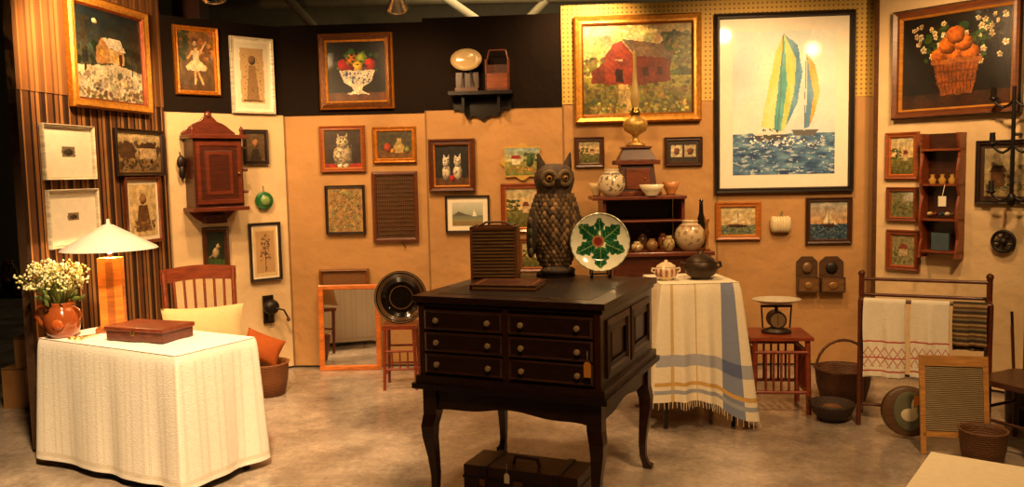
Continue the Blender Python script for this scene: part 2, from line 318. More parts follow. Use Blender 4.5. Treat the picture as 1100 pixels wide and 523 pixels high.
pic('framed_cat_painting',w3,343,135,392,185,5,C(140,70,26),[('r',C(150,40,24),0,0,1,.12)]+cat,C(50,36,24),inner=GOLD)
pic('framed_still_life_painting',w3,400,136,447,175,5,GOLD,[('r',C(110,76,40),0,0,1,.3),('e',C(160,66,34),.3,.4,.12,.18),('p',C(176,150,90),[(.5,.22),(.74,.22),(.78,.45),(.68,.6),(.7,.74),(.56,.74),(.57,.6),(.46,.45)]),('e',C(120,126,60),.86,.32,.08,.12),('e',C(190,130,40),.44,.27,.07,.1)],C(76,70,50),fmat='gilt')
pic('framed_needlework_sampler',w3,349,199,392,252,3,DK,[('s',C(110,116,64),90,.05,.05,.95,.95,.035),('s',C(160,104,64),90,.05,.05,.95,.95,.03),('s',C(134,104,60),70,.05,.05,.95,.95,.03)],C(156,126,76))
kit=lambda x:[('e',C(204,190,164),x,.32,.13,.2),('p',C(216,204,180),[(x-.1,.62),(x-.08,.78),(x,.68)]),('p',C(216,204,180),[(x+.1,.62),(x+.08,.78),(x,.68)]),('e',C(216,204,180),x,.58,.105,.12),('s',C(110,90,70),12,x-.1,.2,x+.1,.66,.022),('e',C(50,60,40),x-.04,.6,.016,.02),('e',C(50,60,40),x+.04,.6,.016,.02)]
pic('framed_kitten_yarn_painting',w4,460,149,510,206,7,C(84,40,18),[('r',C(90,60,36),0,0,1,.2)]+kit(.33)+kit(.66)+[('e',C(170,40,30),.5,.18,.08,.08)],C(40,38,38),h=.05,inner=GOLD)
pic('framed_coastal_print',w4,478,210,526,250,2.5,DK,[('g',C(200,200,186),C(150,156,136),.45,1),('g',C(96,110,100),C(140,130,90),.2,.45),('r',C(130,110,70),0,0,1,.2),('p',C(90,84,70),[(.0,.44),(.2,.62),(.4,.52),(.6,.44)]),('p',C(226,220,200),[(.66,.42),(.7,.7),(.8,.42)])],C(170,170,150),matw=5,matc=C(232,222,198),amat='paper')
land=[('g',C(180,170,130),C(216,180,120),.45,1),('s',C(70,80,40),40,.0,.35,.45,.7,.05),('g',C(120,114,56),C(80,76,36),0,.42),('s',C(100,100,46),40,0,.0,1,.4,.04),('r',C(186,160,116),.55,.38,.75,.55),('p',C(110,54,34),[(.52,.55),(.78,.55),(.7,.66),(.58,.66)])]
pic('framed_landscape_painting',w4,538,197,582,250,6,C(130,60,26),land,C(90,90,50),inner=GOLD)
pic('framed_landscape_painting',w4,556,256,590,292,5,C(110,56,24),land,C(150,120,70))
barn=[('g',C(180,156,100),C(226,190,110),.45,1),('s',C(200,176,116),30,.0,.8,.7,1,.06),('s',C(110,106,50),60,.0,.45,.3,.62,.03),('s',C(66,76,32),110,.74,.42,1,.9,.045),('s',C(110,106,44),40,.78,.5,1,.85,.025),('g',C(140,130,56),C(76,72,32),0,.42),('s',C(104,98,40),80,.0,.04,1,.36,.03),
 ('p',C(124,46,26),[(.2,.34),(.2,.64),(.27,.78),(.36,.82),(.47,.66),(.47,.31)]),('p',C(92,36,22),[(.47,.31),(.47,.66),(.8,.62),(.8,.36)]),('p',C(100,80,60),[(.36,.84),(.48,.65),(.83,.61),(.74,.77)]),
 ('p',C(100,40,24),[(.08,.35),(.08,.5),(.2,.58),(.2,.34)]),('r',C(40,18,14),.3,.35,.37,.5),('r',C(190,160,120),.29,.6,.37,.615),('r',C(50,20,14),.55,.42,.6,.52),('r',C(50,20,14),.68,.43,.72,.52),('p',C(170,146,86),[(.3,0),(.55,0),(.4,.33),(.33,.33)]),('s',C(140,126,56),50,.05,.0,.95,.12,.02)]+[('r',C(96,72,50),.02+.09*k,.18,.028+.09*k,.3) for k in range(11)]+[('r',C(110,86,60),0,.26,1,.27)]
pic('framed_barn_painting',w5,617,15,754,131,10,C(200,130,44),barn,C(210,180,110),h=.06,fmat='gilt',mid=C(214,150,60),inner=C(150,90,30))
pic('framed_cottage_painting',w5,617,147,649,180,5,C(70,38,20),land,C(80,80,60))
pic('framed_tile_picture',w5,714,147,755,178,4,C(56,30,16),[('r',C(196,180,140),.1,.25,.46,.78),('r',C(180,160,120),.54,.25,.9,.78),('e',C(110,60,30),.28,.5,.1,.16),('e',C(110,60,30),.72,.5,.1,.16)],C(50,40,30))
def sea(c1,c2,hor,capc):
    def f(x,y):
        if y>hor: return None
        n=noise.fractal((x*7+2,y*26,4),1,2,4); n2=noise.fractal((x*13,y*50,8),1,2,3); t=min(1,max(0,.5+.9*n)); c=tuple(c1[i]*t+c2[i]*(1-t) for i in range(3))
        if n2>.30: c=tuple(c[i]*.35+capc[i]*.65 for i in range(3))
        return c
    return ('f',f,(-1,-1,2,hor))
ship=[('g',C(206,190,140),C(190,160,110),.35,1),sea(C(120,124,90),C(70,84,70),.36,C(190,180,140)),('p',C(60,36,22),[(.2,.38),(.78,.36),(.7,.26),(.28,.26)]),('p',C(60,40,26),[(.49,.36),(.505,.36),(.505,.93),(.49,.93)]),('p',C(226,210,170),[(.48,.42),(.48,.9),(.26,.44)]),('p',C(216,196,150),[(.52,.42),(.52,.84),(.74,.44)]),('p',C(216,196,150),[(.76,.38),(.72,.6),(.9,.36)])]
pic('framed_ship_painting',w6,769,217,818,258,6,C(170,98,36),ship,C(180,160,110),inner=GOLD)
pic('framed_ship_painting',w6,866,212,916,262,5,C(58,32,18),[('g',C(160,160,150),C(196,150,100),.4,1),sea(C(60,84,100),C(34,54,70),.42,C(150,160,160))]+[(s[0],s[1],[(x*.6+.2,y*.7+.14) for x,y in s[2]]) for s in ship[2:]],C(150,150,130))
def mixc(a,b,t): return tuple(a[i]*t+b[i]*(1-t) for i in range(3))
def sky(x,y):
    n=noise.fractal((x*2.2,y*2.2,2),1,2,3); t=min(1,max(0,.4+.9*n)); return mixc(C(190,208,212),C(230,228,214),t)
def wash(c1,c2,poly):
    xs=[p[0] for p in poly]; ys=[p[1] for p in poly]; bx=(min(xs),min(ys),max(xs),max(ys))
    def f(x,y):
        ins=False; j=len(poly)-1
        for i in range(len(poly)):
            xi,yi=poly[i]; xj,yj=poly[j]
            if (yi>y)!=(yj>y) and x<(xj-xi)*(y-yi)/(yj-yi)+xi: ins=not ins
            j=i
        if not ins: return None
        t=min(1,max(0,.5+.9*noise.fractal((x*9,y*6,5),1,2,3)+.6*((y-bx[1])/(bx[3]-bx[1])-.5))); return mixc(c1,c2,t)
    return ('f',f,bx)
sail=[('f',sky,(-1,.27,2,2)),sea(C(104,144,172),C(30,62,108),.29,C(214,222,222)),
 wash(C(216,204,96),C(226,220,150),[(.50,.98),(.42,.86),(.35,.62),(.28,.34),(.40,.31),(.44,.6)]),wash(C(110,184,176),C(70,150,150),[(.50,.98),(.44,.6),(.40,.31),(.47,.30),(.53,.62)]),wash(C(206,214,130),C(170,190,90),[(.50,.98),(.53,.62),(.47,.30),(.52,.33),(.6,.58),(.62,.8)]),wash(C(110,160,186),C(60,120,160),[(.50,.98),(.62,.8),(.6,.58),(.52,.33),(.63,.5),(.68,.72),(.63,.9)]),
 wash(C(226,222,206),C(196,206,206),[(.72,.84),(.66,.6),(.6,.33),(.70,.32),(.73,.58)]),wash(C(110,156,186),C(80,130,170),[(.72,.84),(.73,.58),(.70,.32),(.75,.33),(.79,.56)]),wash(C(220,190,110),C(210,160,60),[(.72,.84),(.79,.56),(.75,.33),(.8,.42),(.85,.58),(.8,.76)]),
 ('p',C(90,96,100),[(.49,.98),(.498,.98),(.45,.3),(.442,.3)]),('p',C(90,96,100),[(.715,.84),(.722,.84),(.705,.3),(.698,.3)]),
 ('p',C(216,214,200),[(.2,.29),(.54,.31),(.5,.25),(.26,.24)]),('p',C(70,70,70),[(.21,.275),(.53,.285),(.5,.25),(.26,.24)]),('p',C(90,90,90),[(.58,.31),(.84,.31),(.8,.27),(.62,.27)]),('s',C(224,228,224),40,.15,.2,.9,.27,.012),('s',C(60,56,50),6,.3,.3,.45,.32,.012)]
pic('framed_sailboat_print',w6,768,12,919,207,6,C(26,18,13),sail,C(200,210,210),h=.045,matw=14,matc=C(232,224,204),amat='paper',inner=C(30,22,16),fmat='satin')
flo=[]
rf=random.Random(5)
for k in range(40):
    if k%2: fx,fy=rf.uniform(.06,.42),rf.uniform(.5,.93)
    else: fx,fy=rf.uniform(.6,.95),rf.uniform(.45,.93)
    z_=rf.uniform(.6,1.1)
    flo.append(('p',C(60,76,34),[(fx,fy),(.5,.45),(.506,.45)]))
    for a in range(5): flo.append(('e',mixc(C(226,212,170),C(176,150,100),rf.random()),fx+.017*z_*cos(a*1.26+k),fy+.024*z_*sin(a*1.26+k),.012*z_,.015*z_))
    flo.append(('e',C(170,126,50),fx,fy,.008,.01))
orng=[('s',C(46,64,26),60,.22,.45,.8,.88,.035)]+flo+[('e',C(196,104,30),x,y,.085,.095) for x,y in[(.36,.56),(.5,.57),(.64,.56),(.43,.67),(.57,.68),(.5,.77)]]+[('p',C(136,74,32),[(.3,.5),(.72,.5),(.66,.14),(.36,.14)])]+[('p',C(96,50,22),[(.31+.04*k,.48),(.32+.04*k,.48),(.365+.031*k,.15),(.358+.031*k,.15)]) for k in range(10)]+[('r',C(104,54,24),.31,.38,.71,.40),('r',C(104,54,24),.33,.26,.69,.28),('r',C(160,94,42),.28,.47,.74,.52)]
pic('framed_orange_basket_painting',w7,957,2,1097,125,11,C(36,20,12),[('r',C(60,36,20),0,0,1,.16)]+orng,C(20,16,11),h=.06,inner=C(180,120,44),mid=C(100,54,24))
pic('framed_garden_painting',w7,950,142,986,193,6,C(140,72,30),land,C(110,110,60))
pic('framed_garden_painting',w7,951,201,985,238,5,C(110,54,24),[('s',C(150,120,66),60,0,.1,1,.8,.04),('s',C(80,90,46),50,0,.1,1,.6,.05)],C(110,110,70))
pic('framed_garden_painting',w7,951,247,987,291,6,C(120,56,24),[('s',C(90,100,50),50,0,.1,1,.6,.05),('r',C(180,160,116),.3,.3,.7,.55),('p',C(130,60,40),[(.26,.55),(.74,.55),(.6,.72),(.4,.72)])],C(140,130,90))
pic('framed_farmhouse_print',w7,1047,150,1112,220,5,DK,[('g',C(186,170,130),C(150,130,90),.3,1),('r',C(90,60,34),.15,.2,.5,.5),('p',C(60,40,26),[(.1,.5),(.55,.5),(.46,.64),(.2,.64)]),('r',C(130,120,100),.6,.25,.85,.45),('s',C(80,80,44),30,0,.1,1,.3,.04)],C(150,130,90),matw=4,matc=C(60,40,26))
# ---------------------------------------------------------------- wall-hung pieces
def wallbox(w,x0,y0,x1,y1,out=0):
    ym=(y0+y1)/2; xm=(x0+x1)/2
    ua=w.hit(x0,ym,out)[0]; ub=w.hit(x1,ym,out)[0]; zt=w.hit(xm,y0,out)[1]; zb=w.hit(xm,y1,out)[1]
    return w.M(ua,zb,.003),ub-ua,zt-zb
M,W,H=wallbox(w2,206,122,264,243,.2)
b=MB(M); wc=C(100,42,22); wd=C(68,28,15)
b.bb(.02,W-.02,H*.16,H*.8,0,.19,wd,'wood'); b.bb(-.01,W+.01,H*.78,H*.815,0,.22,wc,'wood'); b.bb(-.01,W+.01,H*.135,H*.17,0,.22,wc,'wood')
b.M=M@Matrix.Translation((.035,H*.2,.188)); b.ring(W-.07,H*.55,[(0,0,wc),(0,.018,wc),(.03,.018,wc),(.035,.008,wc),(.055,.008,wd),(.075,.016,wc),(.1,.016,wc)],'wood'); b.bb(.03,W-.1,.03,H*.52,0,.012,wd,'wood'); b.ell((W-.1,H*.27,.03),(.012,.012,.012),C(190,150,70),'metal')
b.M=M
n=26; pts=[(0,H*.81)]+[(W*i/n,H*(.84+.13*max(0,sin(pi*i/n))**2+.03*abs(sin(3*pi*i/n)))) for i in range(n+1)]+[(W,H*.81)]
b.prism(pts,0,.03,wc,'wood'); b.ell((W/2,H*1.0,.02),(.03,.03,.02),wc,'wood')
for x in(.02,W-.02): b.lathe([(.001,0),(.016,.0),(.012,.02),(.02,.04),(.001,.07)],(x,H*.815,.19),wc,'wood',12,R=rotm('X',-90))
pts=[(0.02,H*.14)]+[(0.02+(W-.04)*i/n,H*(.14-.1*sin(pi*i/n)-.03*abs(sin(2*pi*i/n)))) for i in range(n+1)]+[(W-.02,H*.14)]
b.prism(list(reversed(pts)),0,.03,wc,'wood')
b.bb(W*.3,W*.7,H*.02,H*.1,.02,.1,wd,'wood')
for k in range(3): b.tube([(W+.0,H*(.3+.2*k),.1),(W+.05,H*(.3+.2*k),.12)],.012,wc,'wood')
b.obj('hanging_wall_cupboard',bevel=.003)
M,W,H=wallbox(w2,190,167,200,193,.03); b=MB(M)
b.ell((W/2,H*.7,.03),(W*.5,H*.3,.02),DK,'iron'); b.ell((W/2,H*.3,.035),(W*.35,H*.3,.02),DK,'iron'); b.tube([(W/2,H,.02),(W/2,H*1.15,.0)],.004,DK,'iron'); b.obj('iron_door_knocker')
M,W,H=wallbox(w2,276,204,294,227,.04); b=MB(M)
b.lathe([(.001,.03),(W*.3,.035),(W*.38,.02),(W*.5,.03),(W*.5,.0)],(W/2,H/2,0),C(44,104,50),'gloss',20); b.ell((W/2,H*.5,.035),(W*.28,W*.28,.02),C(120,150,90),'gloss'); b.tube([(W/2,H*.9,.01),(W/2,H*1.2,.0)],.003,DK); b.obj('green_glass_wall_plate')
M,W,H=wallbox(w2,281,318,303,348,.08); b=MB(M)
b.bb(W*.25,W*.75,0,H,0,.02,DK,'iron'); b.ell((W*.5,H*.6,.07),(W*.38,H*.28,.05),C(30,22,18),'iron'); b.cyl((W*.5,H*.1,.06),(W*.5,H*.45,.06),.018,.03,C(30,22,18),'iron'); b.tube([(W*.5,H*.6,.1),(W*.9,H*.5,.15),(W*1.1,H*.2,.15)],.008,C(40,30,24),'iron'); b.ell((W*1.1,H*.15,.15),(.016,.02,.016),BRN,'wood'); b.obj('wall_coffee_mill')
M,W,H=wallbox(w3,400,184,449,260,.03); b=MB(M); b.ring(W,H,[(0,0,BRN),(0,.025,BRN),(.02,.03,BRN),(.035,.02,BRN),(.035,.005,BRN)],'wood'); b.bb(.02,W-.02,.02,H-.02,0,.006,C(40,25,16))
for i in range(1,22): b.bb(.03+(W-.06)*i/22-.004,.03+(W-.06)*i/22+.004,.03,H-.03,.006,.013,C(96,64,34),'wood')
for i in range(1,15): b.bb(.03,W-.03,.03+(H-.06)*i/15-.004,.03+(H-.06)*i/15+.004,.012,.017,C(88,58,30),'wood')
b.tube([(W*.62,0,.01),(W*.7,-.05,.01)],.004,DK); b.obj('wooden_lattice_panel')
M,W,H=wallbox(w3,343,289,396,312,.03); b=MB(M); b.ring(W,H,[(0,0,DKG),(0,.03,DKG),(.015,.035,DKG),(.025,.02,DKG),(.025,.005,DKG)],'wood'); b.bb(.02,W-.02,.02,H-.02,0,.012,C(130,84,38),'weave'); b.obj('woven_wall_panel')
M,W,H=wallbox(w4,483,98,551,131,.1); b=MB(M); sh=C(20,12,8)
b.bb(0,W,H*.88,H,0,.16,sh,'darkwood'); n=30
pts=[(0.02,H*.9)]+[(.02+(W-.04)*i/n,H*(.42-.36*sin(pi*i/n)+.12*abs(sin(4*pi*i/n)))) for i in range(n+1)]+[(W-.02,H*.9)]
b.prism(list(reversed(pts)),0,.025,sh,'darkwood'); b.bb(W*.2,W*.24,H*.3,H*.9,.02,.12,sh,'darkwood'); b.bb(W*.76,W*.8,H*.3,H*.9,.02,.12,sh,'darkwood')
b.obj('scalloped_wall_shelf')
sw,sH=W,H; SM=M@Matrix.Translation((0,H,0))
b=MB(SM); b.M=SM@T(sw*.28,.255,.075)@rotm('X',-12)
b.lathe([(.001,0),(.08,.004),(.125,.022),(.13,.026),(.078,.012),(.001,.008)],(0,-.0,0),C(190,164,116),'ceramic',28,sy=.72); b.M=SM
b.tube([(sw*.2,.004,.12),(sw*.22,.18,.07)],.006,DK); b.tube([(sw*.36,.004,.12),(sw*.34,.18,.07)],.006,DK); b.bb(sw*.1,sw*.46,.002,.16,.04,.06,C(60,36,20),'wood'); b.bb(sw*.1,sw*.46,.002,.03,.03,.13,C(80,44,22),'wood'); b.obj('oval_platter_on_stand')
b=MB(SM); x0=sw*.58;x1=sw*.95
b.bb(x0,x1,.002,.02,.02,.13,BRN,'wood')
for x in(x0,x1-.012): b.bb(x,x+.012,.002,.25,.02,.13,C(120,56,26),'wood')
b.bb(x0,x1,.02,.22,.02,.03,C(90,46,22),'wood'); b.bb(x0,x1,.02,.14,.12,.13,C(130,64,30),'wood'); b.tube([(x0+.01,.25,.075),(x0+.03,.33,.075),(x1-.03,.33,.075),(x1-.01,.25,.075)],.008,C(110,50,24),'wood'); b.obj('wooden_utensil_box')
M,W,H=wallbox(w4,536,152,586,195,.02); b=MB(M)
pts=[]
for i in range(64):
    a=2*pi*i/64; r=1+.09*cos(8*a); pts.append((W/2+W*.47*r*cos(a)*(1/max(abs(cos(a)),abs(sin(a))))**.35*.92,H/2+H*.47*r*sin(a)*(1/max(abs(cos(a)),abs(sin(a))))**.35*.92))
b.prism(pts,0,.018,C(186,146,60),'paint')
sm=raster([('g',C(140,160,150),C(190,180,120),.5,1),('s',C(80,100,50),30,.55,.4,.95,.8,.05),('g',C(150,140,70),C(110,120,60),0,.5),('r',C(220,210,170),.2,.4,.45,.6),('p',C(150,50,30),[(.16,.6),(.49,.6),(.42,.75),(.22,.75)]),('s',C(196,120,50),24,.1,.1,.9,.35,.03),('e',C(60,80,36),.72,.5,.1,.2)],C(140,140,90),1.4,True)
b.grid(lambda u,v:(W*(.13+.74*u),H*(.16+.68*v),.0195),40,30,BRN,'canvas',cols=sm,smooth=False); b.obj('scalloped_folk_art_board')
M,W,H=wallbox(w6,828,229,851,252,.05); b=MB(M)
for i in range(9):
    a=pi*i/8; x=-cos(a); b.ell((W/2+x*W*.36,H*.48,.02+.02*sin(a)),(W*.15,H*.40,.035),C(216,198,156),'ceramic',12,8)
b.cyl((W/2,H*.85,.03),(W*.56,H*1.1,.03),.01,.007,C(120,110,60),'paint',8); b.obj('white_pumpkin_plaque')
for (x0,x1,g) in((857,880,0),(882,908,1)):
    M,W,H=wallbox(w6,x0,276,x1,314,.06); b=MB(M); cc=C(84,60,40)
    b.prism([(0,0),(W,0),(W,H*.85),(W*.75,H),(W*.25,H),(0,H*.85)],0,.012,cc,'wood'); b.bb(0,W,0,H*.4,.06,.07,C(110,78,46),'wood'); b.bb(0,.01,0,H*.42,.01,.07,cc,'wood'); b.bb(W-.01,W,0,H*.42,.01,.07,cc,'wood'); b.bb(0,W,0,.01,.01,.07,cc,'wood')
    b.ell((W*.5,H*.68,.02),(W*.25,H*.16,.015),C(40,34,30) if g else C(120,92,60),'iron'); b.ell((W*.5,H*.2,.072),(W*.2,H*.1,.008),C(150,110,60),'iron'); b.obj('wooden_match_holder')
M,W,H=wallbox(w7,990,143,1032,277,.08); b=MB(M); cc=C(124,58,28)
for x in(0,W-.018):
    n=20; pts=[(0,0)]+[(.14*(.62+.3*abs(cos(3*pi*i/n))),H*i/n) for i in range(n+1)]+[(0,H)]
    bb2=M@Matrix.Translation((x,0,0))@rotm('Y',-90); b.M=bb2@Matrix.Translation((0,0,-.018)); b.prism(pts,0,.018,cc,'wood')
b.M=M
for k in(.04,.3,.58,.86): b.bb(.0,W,H*k,H*k+.015,0,.11,cc,'wood')
b.bb(0,W,H*.02,H,0,.008,C(60,30,16),'wood')
for i in range(5): b.ell((W*(.2+.15*i),H*.3+.05,.06),(.016,.016,.035),[C(190,170,120),C(120,50,30),C(60,90,110),C(200,190,160),C(90,70,40)][i],'ceramic')
for i in range(3): b.lathe([(.02,0),(.028,.03),(.012,.05),(.016,.07)],(W*(.25+.25*i),H*.58+.015,.06),C(170,130,60),'ceramic',12,R=rotm('X',-90))
b.bb(W*.25,W*.7,H*.06,H*.2,.04,.06,C(60,80,90)); b.add([(W*.55,H*.42,.15),(W*.75,H*.42,.15),(W*.75,H*.5,.15),(W*.55,H*.5,.15)],[(0,1,2,3)],C(230,220,196),'paper'); b.tube([(W*.65,H*.5,.15),(W*.65,H*.59,.112)],.002,C(230,220,196),'paint',4); b.obj('hanging_curio_shelf')
M,W,H=wallbox(w7,1065,244,1090,275,.04); b=MB(M); r=W*.48
pts=[(W/2+r*cos(a*pi/12),H/2+r*sin(a*pi/12),.03) for a in range(25)]; b.tube(pts,.012,C(30,24,20),'iron')
for a in range(4): b.tube([(W/2+r*cos(a*pi/4),H/2+r*sin(a*pi/4),.03),(W/2-r*cos(a*pi/4),H/2-r*sin(a*pi/4),.03)],.008,C(30,24,20),'iron')
b.ell((W/2,H/2,.03),(.03,.03,.03),C(40,30,24),'iron'); b.tube([(W/2,H,.03),(W*.5,H*1.35,.02),(W*.47,H*1.55,.0)],.008,C(140,100,60)); b.obj('iron_wheel')
M,W,H=wallbox(w7,1064,92,1106,215,.2); b=MB(M); ir=C(22,16,12)
b.tube([(W*.5,0,.14),(W*.5,H,.14)],.014,ir,'iron'); b.tube([(W*.5,H*.58,.14),(W*.5,H*.58,0)],.012,ir,'iron')
for k,yy in((0,.95),(1,.55),(2,.12)):
    for sgn in(-1,1):
        pp=[(W*.5,H*yy-.05,.14)]+[(W*.5+sgn*(.13*t),H*yy-.05-.05*sin(pi*t),.14) for t in(.25,.5,.75,1)]; b.tube(pp,.009,ir,'iron'); b.lathe([(.02,0),(.035,.02),(.02,.02),(.018,.09),(.001,.09)],(pp[-1][0],pp[-1][1],.14),ir,'iron',12,R=rotm('X',-90))
b.ell((W*.5,0,.14),(.03,.05,.03),ir,'iron'); b.obj('iron_candelabra')
# ---------------------------------------------------------------- furniture helpers
def frame2(p,ax):
    x=Vector((ax[0],ax[1],0)).normalized(); y=Vector((-x.y,x.x,0)); m=Matrix((x,y,Vector((0,0,1)))).transposed().to_4x4(); m.translation=Vector((p[0],p[1],0)); return m
def drape(b,W,D,zt,zb,flare,amp,nf,cols,mt='cloth',topcol=None,zbf=None,seed=0,corner=0,fringe=0,zcol=C(226,212,184)):
    rnd=random.Random(seed); P=2*(W+D); N=int(P/.008)
    path=[]
    for i in range(N):
        s=P*i/N
        if s<W: p=(s,0);n=(0,-1)
        elif s<W+D: p=(W,s-W);n=(1,0)
        elif s<2*W+D: p=(W-(s-W-D),D);n=(0,1)
        else: p=(0,D-(s-2*W-D));n=(-1,0)
        path.append((p,n,s))
    ns=[]; K=12
    for i in range(N):
        x=y=0
        for k in range(-K,K+1): q=path[(i+k)%N][1]; x+=q[0];y+=q[1]
        l=math.hypot(x,y); ns.append((x/l,y/l))
    ph=[rnd.uniform(0,6.28) for _ in range(4)]; cs=[0,W,W+D,2*W+D,P]
    nv=30; vs=[];fs=[];cc=[]; off=[]
    for j in range(nv+1):
        t=j/nv
        for i in range(N):
            p,_,s=path[i]; n=ns[i]
            fold=.5+.5*sin(2*pi*nf*s/P+ph[0]+.9*sin(2*pi*3*s/P+ph[1])); fold2=.5+.5*sin(2*pi*nf*2.3*s/P+ph[2])
            dc=min(abs(s-c) for c in cs); cn=math.exp(-(dc/.07)**2)-.35*math.exp(-((dc-.17)/.06)**2)
            o=.006*min(1,t*12)+flare*t+amp*(t**.9)*(fold*.8+fold2*.2)+corner*t*cn
            z0=zb if zbf is None else zbf(s/P)
            zz=zt-(zt-z0)*t
            if j==0: o=-.004
            vs.append((p[0]+n[0]*o,p[1]+n[1]*o,zz))
    for j in range(nv):
        for i in range(N): fs.append((j*N+i,j*N+(i+1)%N,(j+1)*N+(i+1)%N,(j+1)*N+i)); cc.append(cols(i/N,(j+.5)/nv))
    b.add(vs,fs,cc,mt,True)
    if fringe:
        for i in range(0,N,2):
            a=Vector(vs[nv*N+i]); e=a+Vector((rnd.uniform(-.004,.004)+ns[i][0]*.006,rnd.uniform(-.004,.004)+ns[i][1]*.006,-fringe*rnd.uniform(.8,1.1))); b.cyl(a,e,.0028,.0018,zcol,mt,4,False)
    b.grid(lambda u,v:(W*u,D*v,zt+.0025*sin(u*W*30+2)*sin(v*D*23+1)*(1 if 0<u<1 and 0<v<1 else 0)),30,16,topcol or cols(.1,0),mt)
Nn=Vector((-1.73,4.22)); TW,TD=1.18,.54; xa=Vector((.871,-.491)); O=Nn-xa*TW
TM=frame2(O,xa)
b=MB(TM)
def wcols(s,t):
    k=int(s*215)
    if k%8 in(0,3) and .05<t<.93: return C(242,237,226)
    if .935<t<.96: return C(236,229,214)
    return C(252,249,242)
drape(b,TW,TD,.75,.045,.006,.024,8,wcols,topcol=C(252,249,242),seed=3,corner=.02)
for x in(.06,TW-.06):
    for y in(.06,TD-.06): b.cyl((x,y,0),(x,y,.74),.022,.022,BRN,'wood')
b.obj('cloth_covered_table')
def TP(px,py,z=.753): return on_z(px,py,z)
j=TP(68,361); b=MB(T(j.x,j.y,.755))
b.lathe([(.001,0),(.07,0),(.09,.03),(.1,.08),(.095,.13),(.07,.165),(.06,.18),(.072,.2),(.066,.2),(.055,.18),(.06,.15),(.001,.14)],col=C(150,76,36),mt='gloss',n=28)
b.tube([(-.07,0,.17),(-.13,0,.17),(-.15,0,.12),(-.12,0,.07),(-.095,0,.06)],.012,C(130,64,28),'gloss'); b.tube([(.065,0,.17),(.1,0,.15),(.11,0,.12),(.095,0,.09)],.01,C(130,64,28),'gloss'); b.ell((.02,-.095,.08),(.035,.012,.03),C(180,90,40),'gloss'); b.obj('copper_jug')
b=MB(T(j.x,j.y,.755)); rr=random.Random(4)
for i in range(150):
    a=rr.uniform(0,2*pi); r=rr.uniform(.02,.21); x=r*cos(a)-.03; y=r*sin(a)*.7; z=.26+rr.uniform(0,.17)*(1-r*1.6)+.02
    b.tube([(x*.12,y*.12,.17),(x*.6,y*.6,.17+(z-.17)*.6),(x,y,z)],.0018,C(120,130,60),'leafy',4)
    for k in range(7):
        q=(x+rr.uniform(-.025,.025),y+rr.uniform(-.025,.025),z+rr.uniform(-.02,.02)); b.ell(q,(.007,.007,.007),C(246,240,196) if k<5 else C(186,180,90),'leafy',6,4)
for i in range(26):
    a=rr.uniform(0,2*pi); r=rr.uniform(.06,.15); b.ell((r*cos(a),r*sin(a),.22+rr.uniform(-.02,.07)),(.03,.008,.012),C(90,110,44),'leafy',8,5,R=rotm('Z',math.degrees(a))@rotm('Y',-rr.uniform(20,70)))
b.obj('babys_breath_bouquet')
lp=Vector((-2.4,4.98,.753)); b=MB(T(lp.x,lp.y,lp.z)@rotm('Z',14)); oak=C(230,134,52)
b.bb(-.09,.09,-.07,.07,0,.025,C(150,84,34),'wood'); b.bb(-.065,.065,-.045,.045,.025,.44,oak,'wood'); b.bb(-.02,.02,-.05,-.044,.05,.42,C(170,96,40),'wood')
b.cyl((0,0,.44),(0,0,.6),.008,.008,C(180,150,90),'metal'); b.lathe([(.27,.49),(.262,.5),(.03,.635),(.012,.64),(.008,.67),(.001,.67)],col=C(226,222,214),mt='satin',n=48); b.lathe([(.266,.491),(.03,.628),(.001,.63)],col=C(236,226,196),mt='paint',n=48)
b.M=b.M@T(0,0,.5); b.ell((0,0,.0),(.028,.028,.035),(1,1,1),'bulb'); b.obj('table_lamp')
q=TP(155,366); b=MB(T(q.x,q.y+.08,.755)@rotm('Z',-20)); b.bb(-.2,.2,-.12,.12,0,.055,C(96,42,22),'woodh'); b.bb(-.208,.208,-.128,.128,.055,.08,C(120,54,28),'woodh'); b.bb(-.012,.012,-.134,-.126,.035,.062,C(190,150,70),'metal'); b.obj('wooden_writing_box',bevel=.004)
q=TP(96,362); b=MB(T(q.x,q.y,.757)@rotm('Z',60)); b.box((0,0,.004),(.12,.012,.004),C(210,180,110),'metal',R=rotm('Z',12)); b.box((0,0,.008),(.12,.012,.004),C(210,180,110),'metal',R=rotm('Z',-12))
for s in(-1,1): b.tube([(-.085+.022*cos(a*pi/5),s*.025+.018*sin(a*pi/5),.006) for a in range(11)],.004,C(210,180,110),'metal',6)
b.obj('brass_scissors')
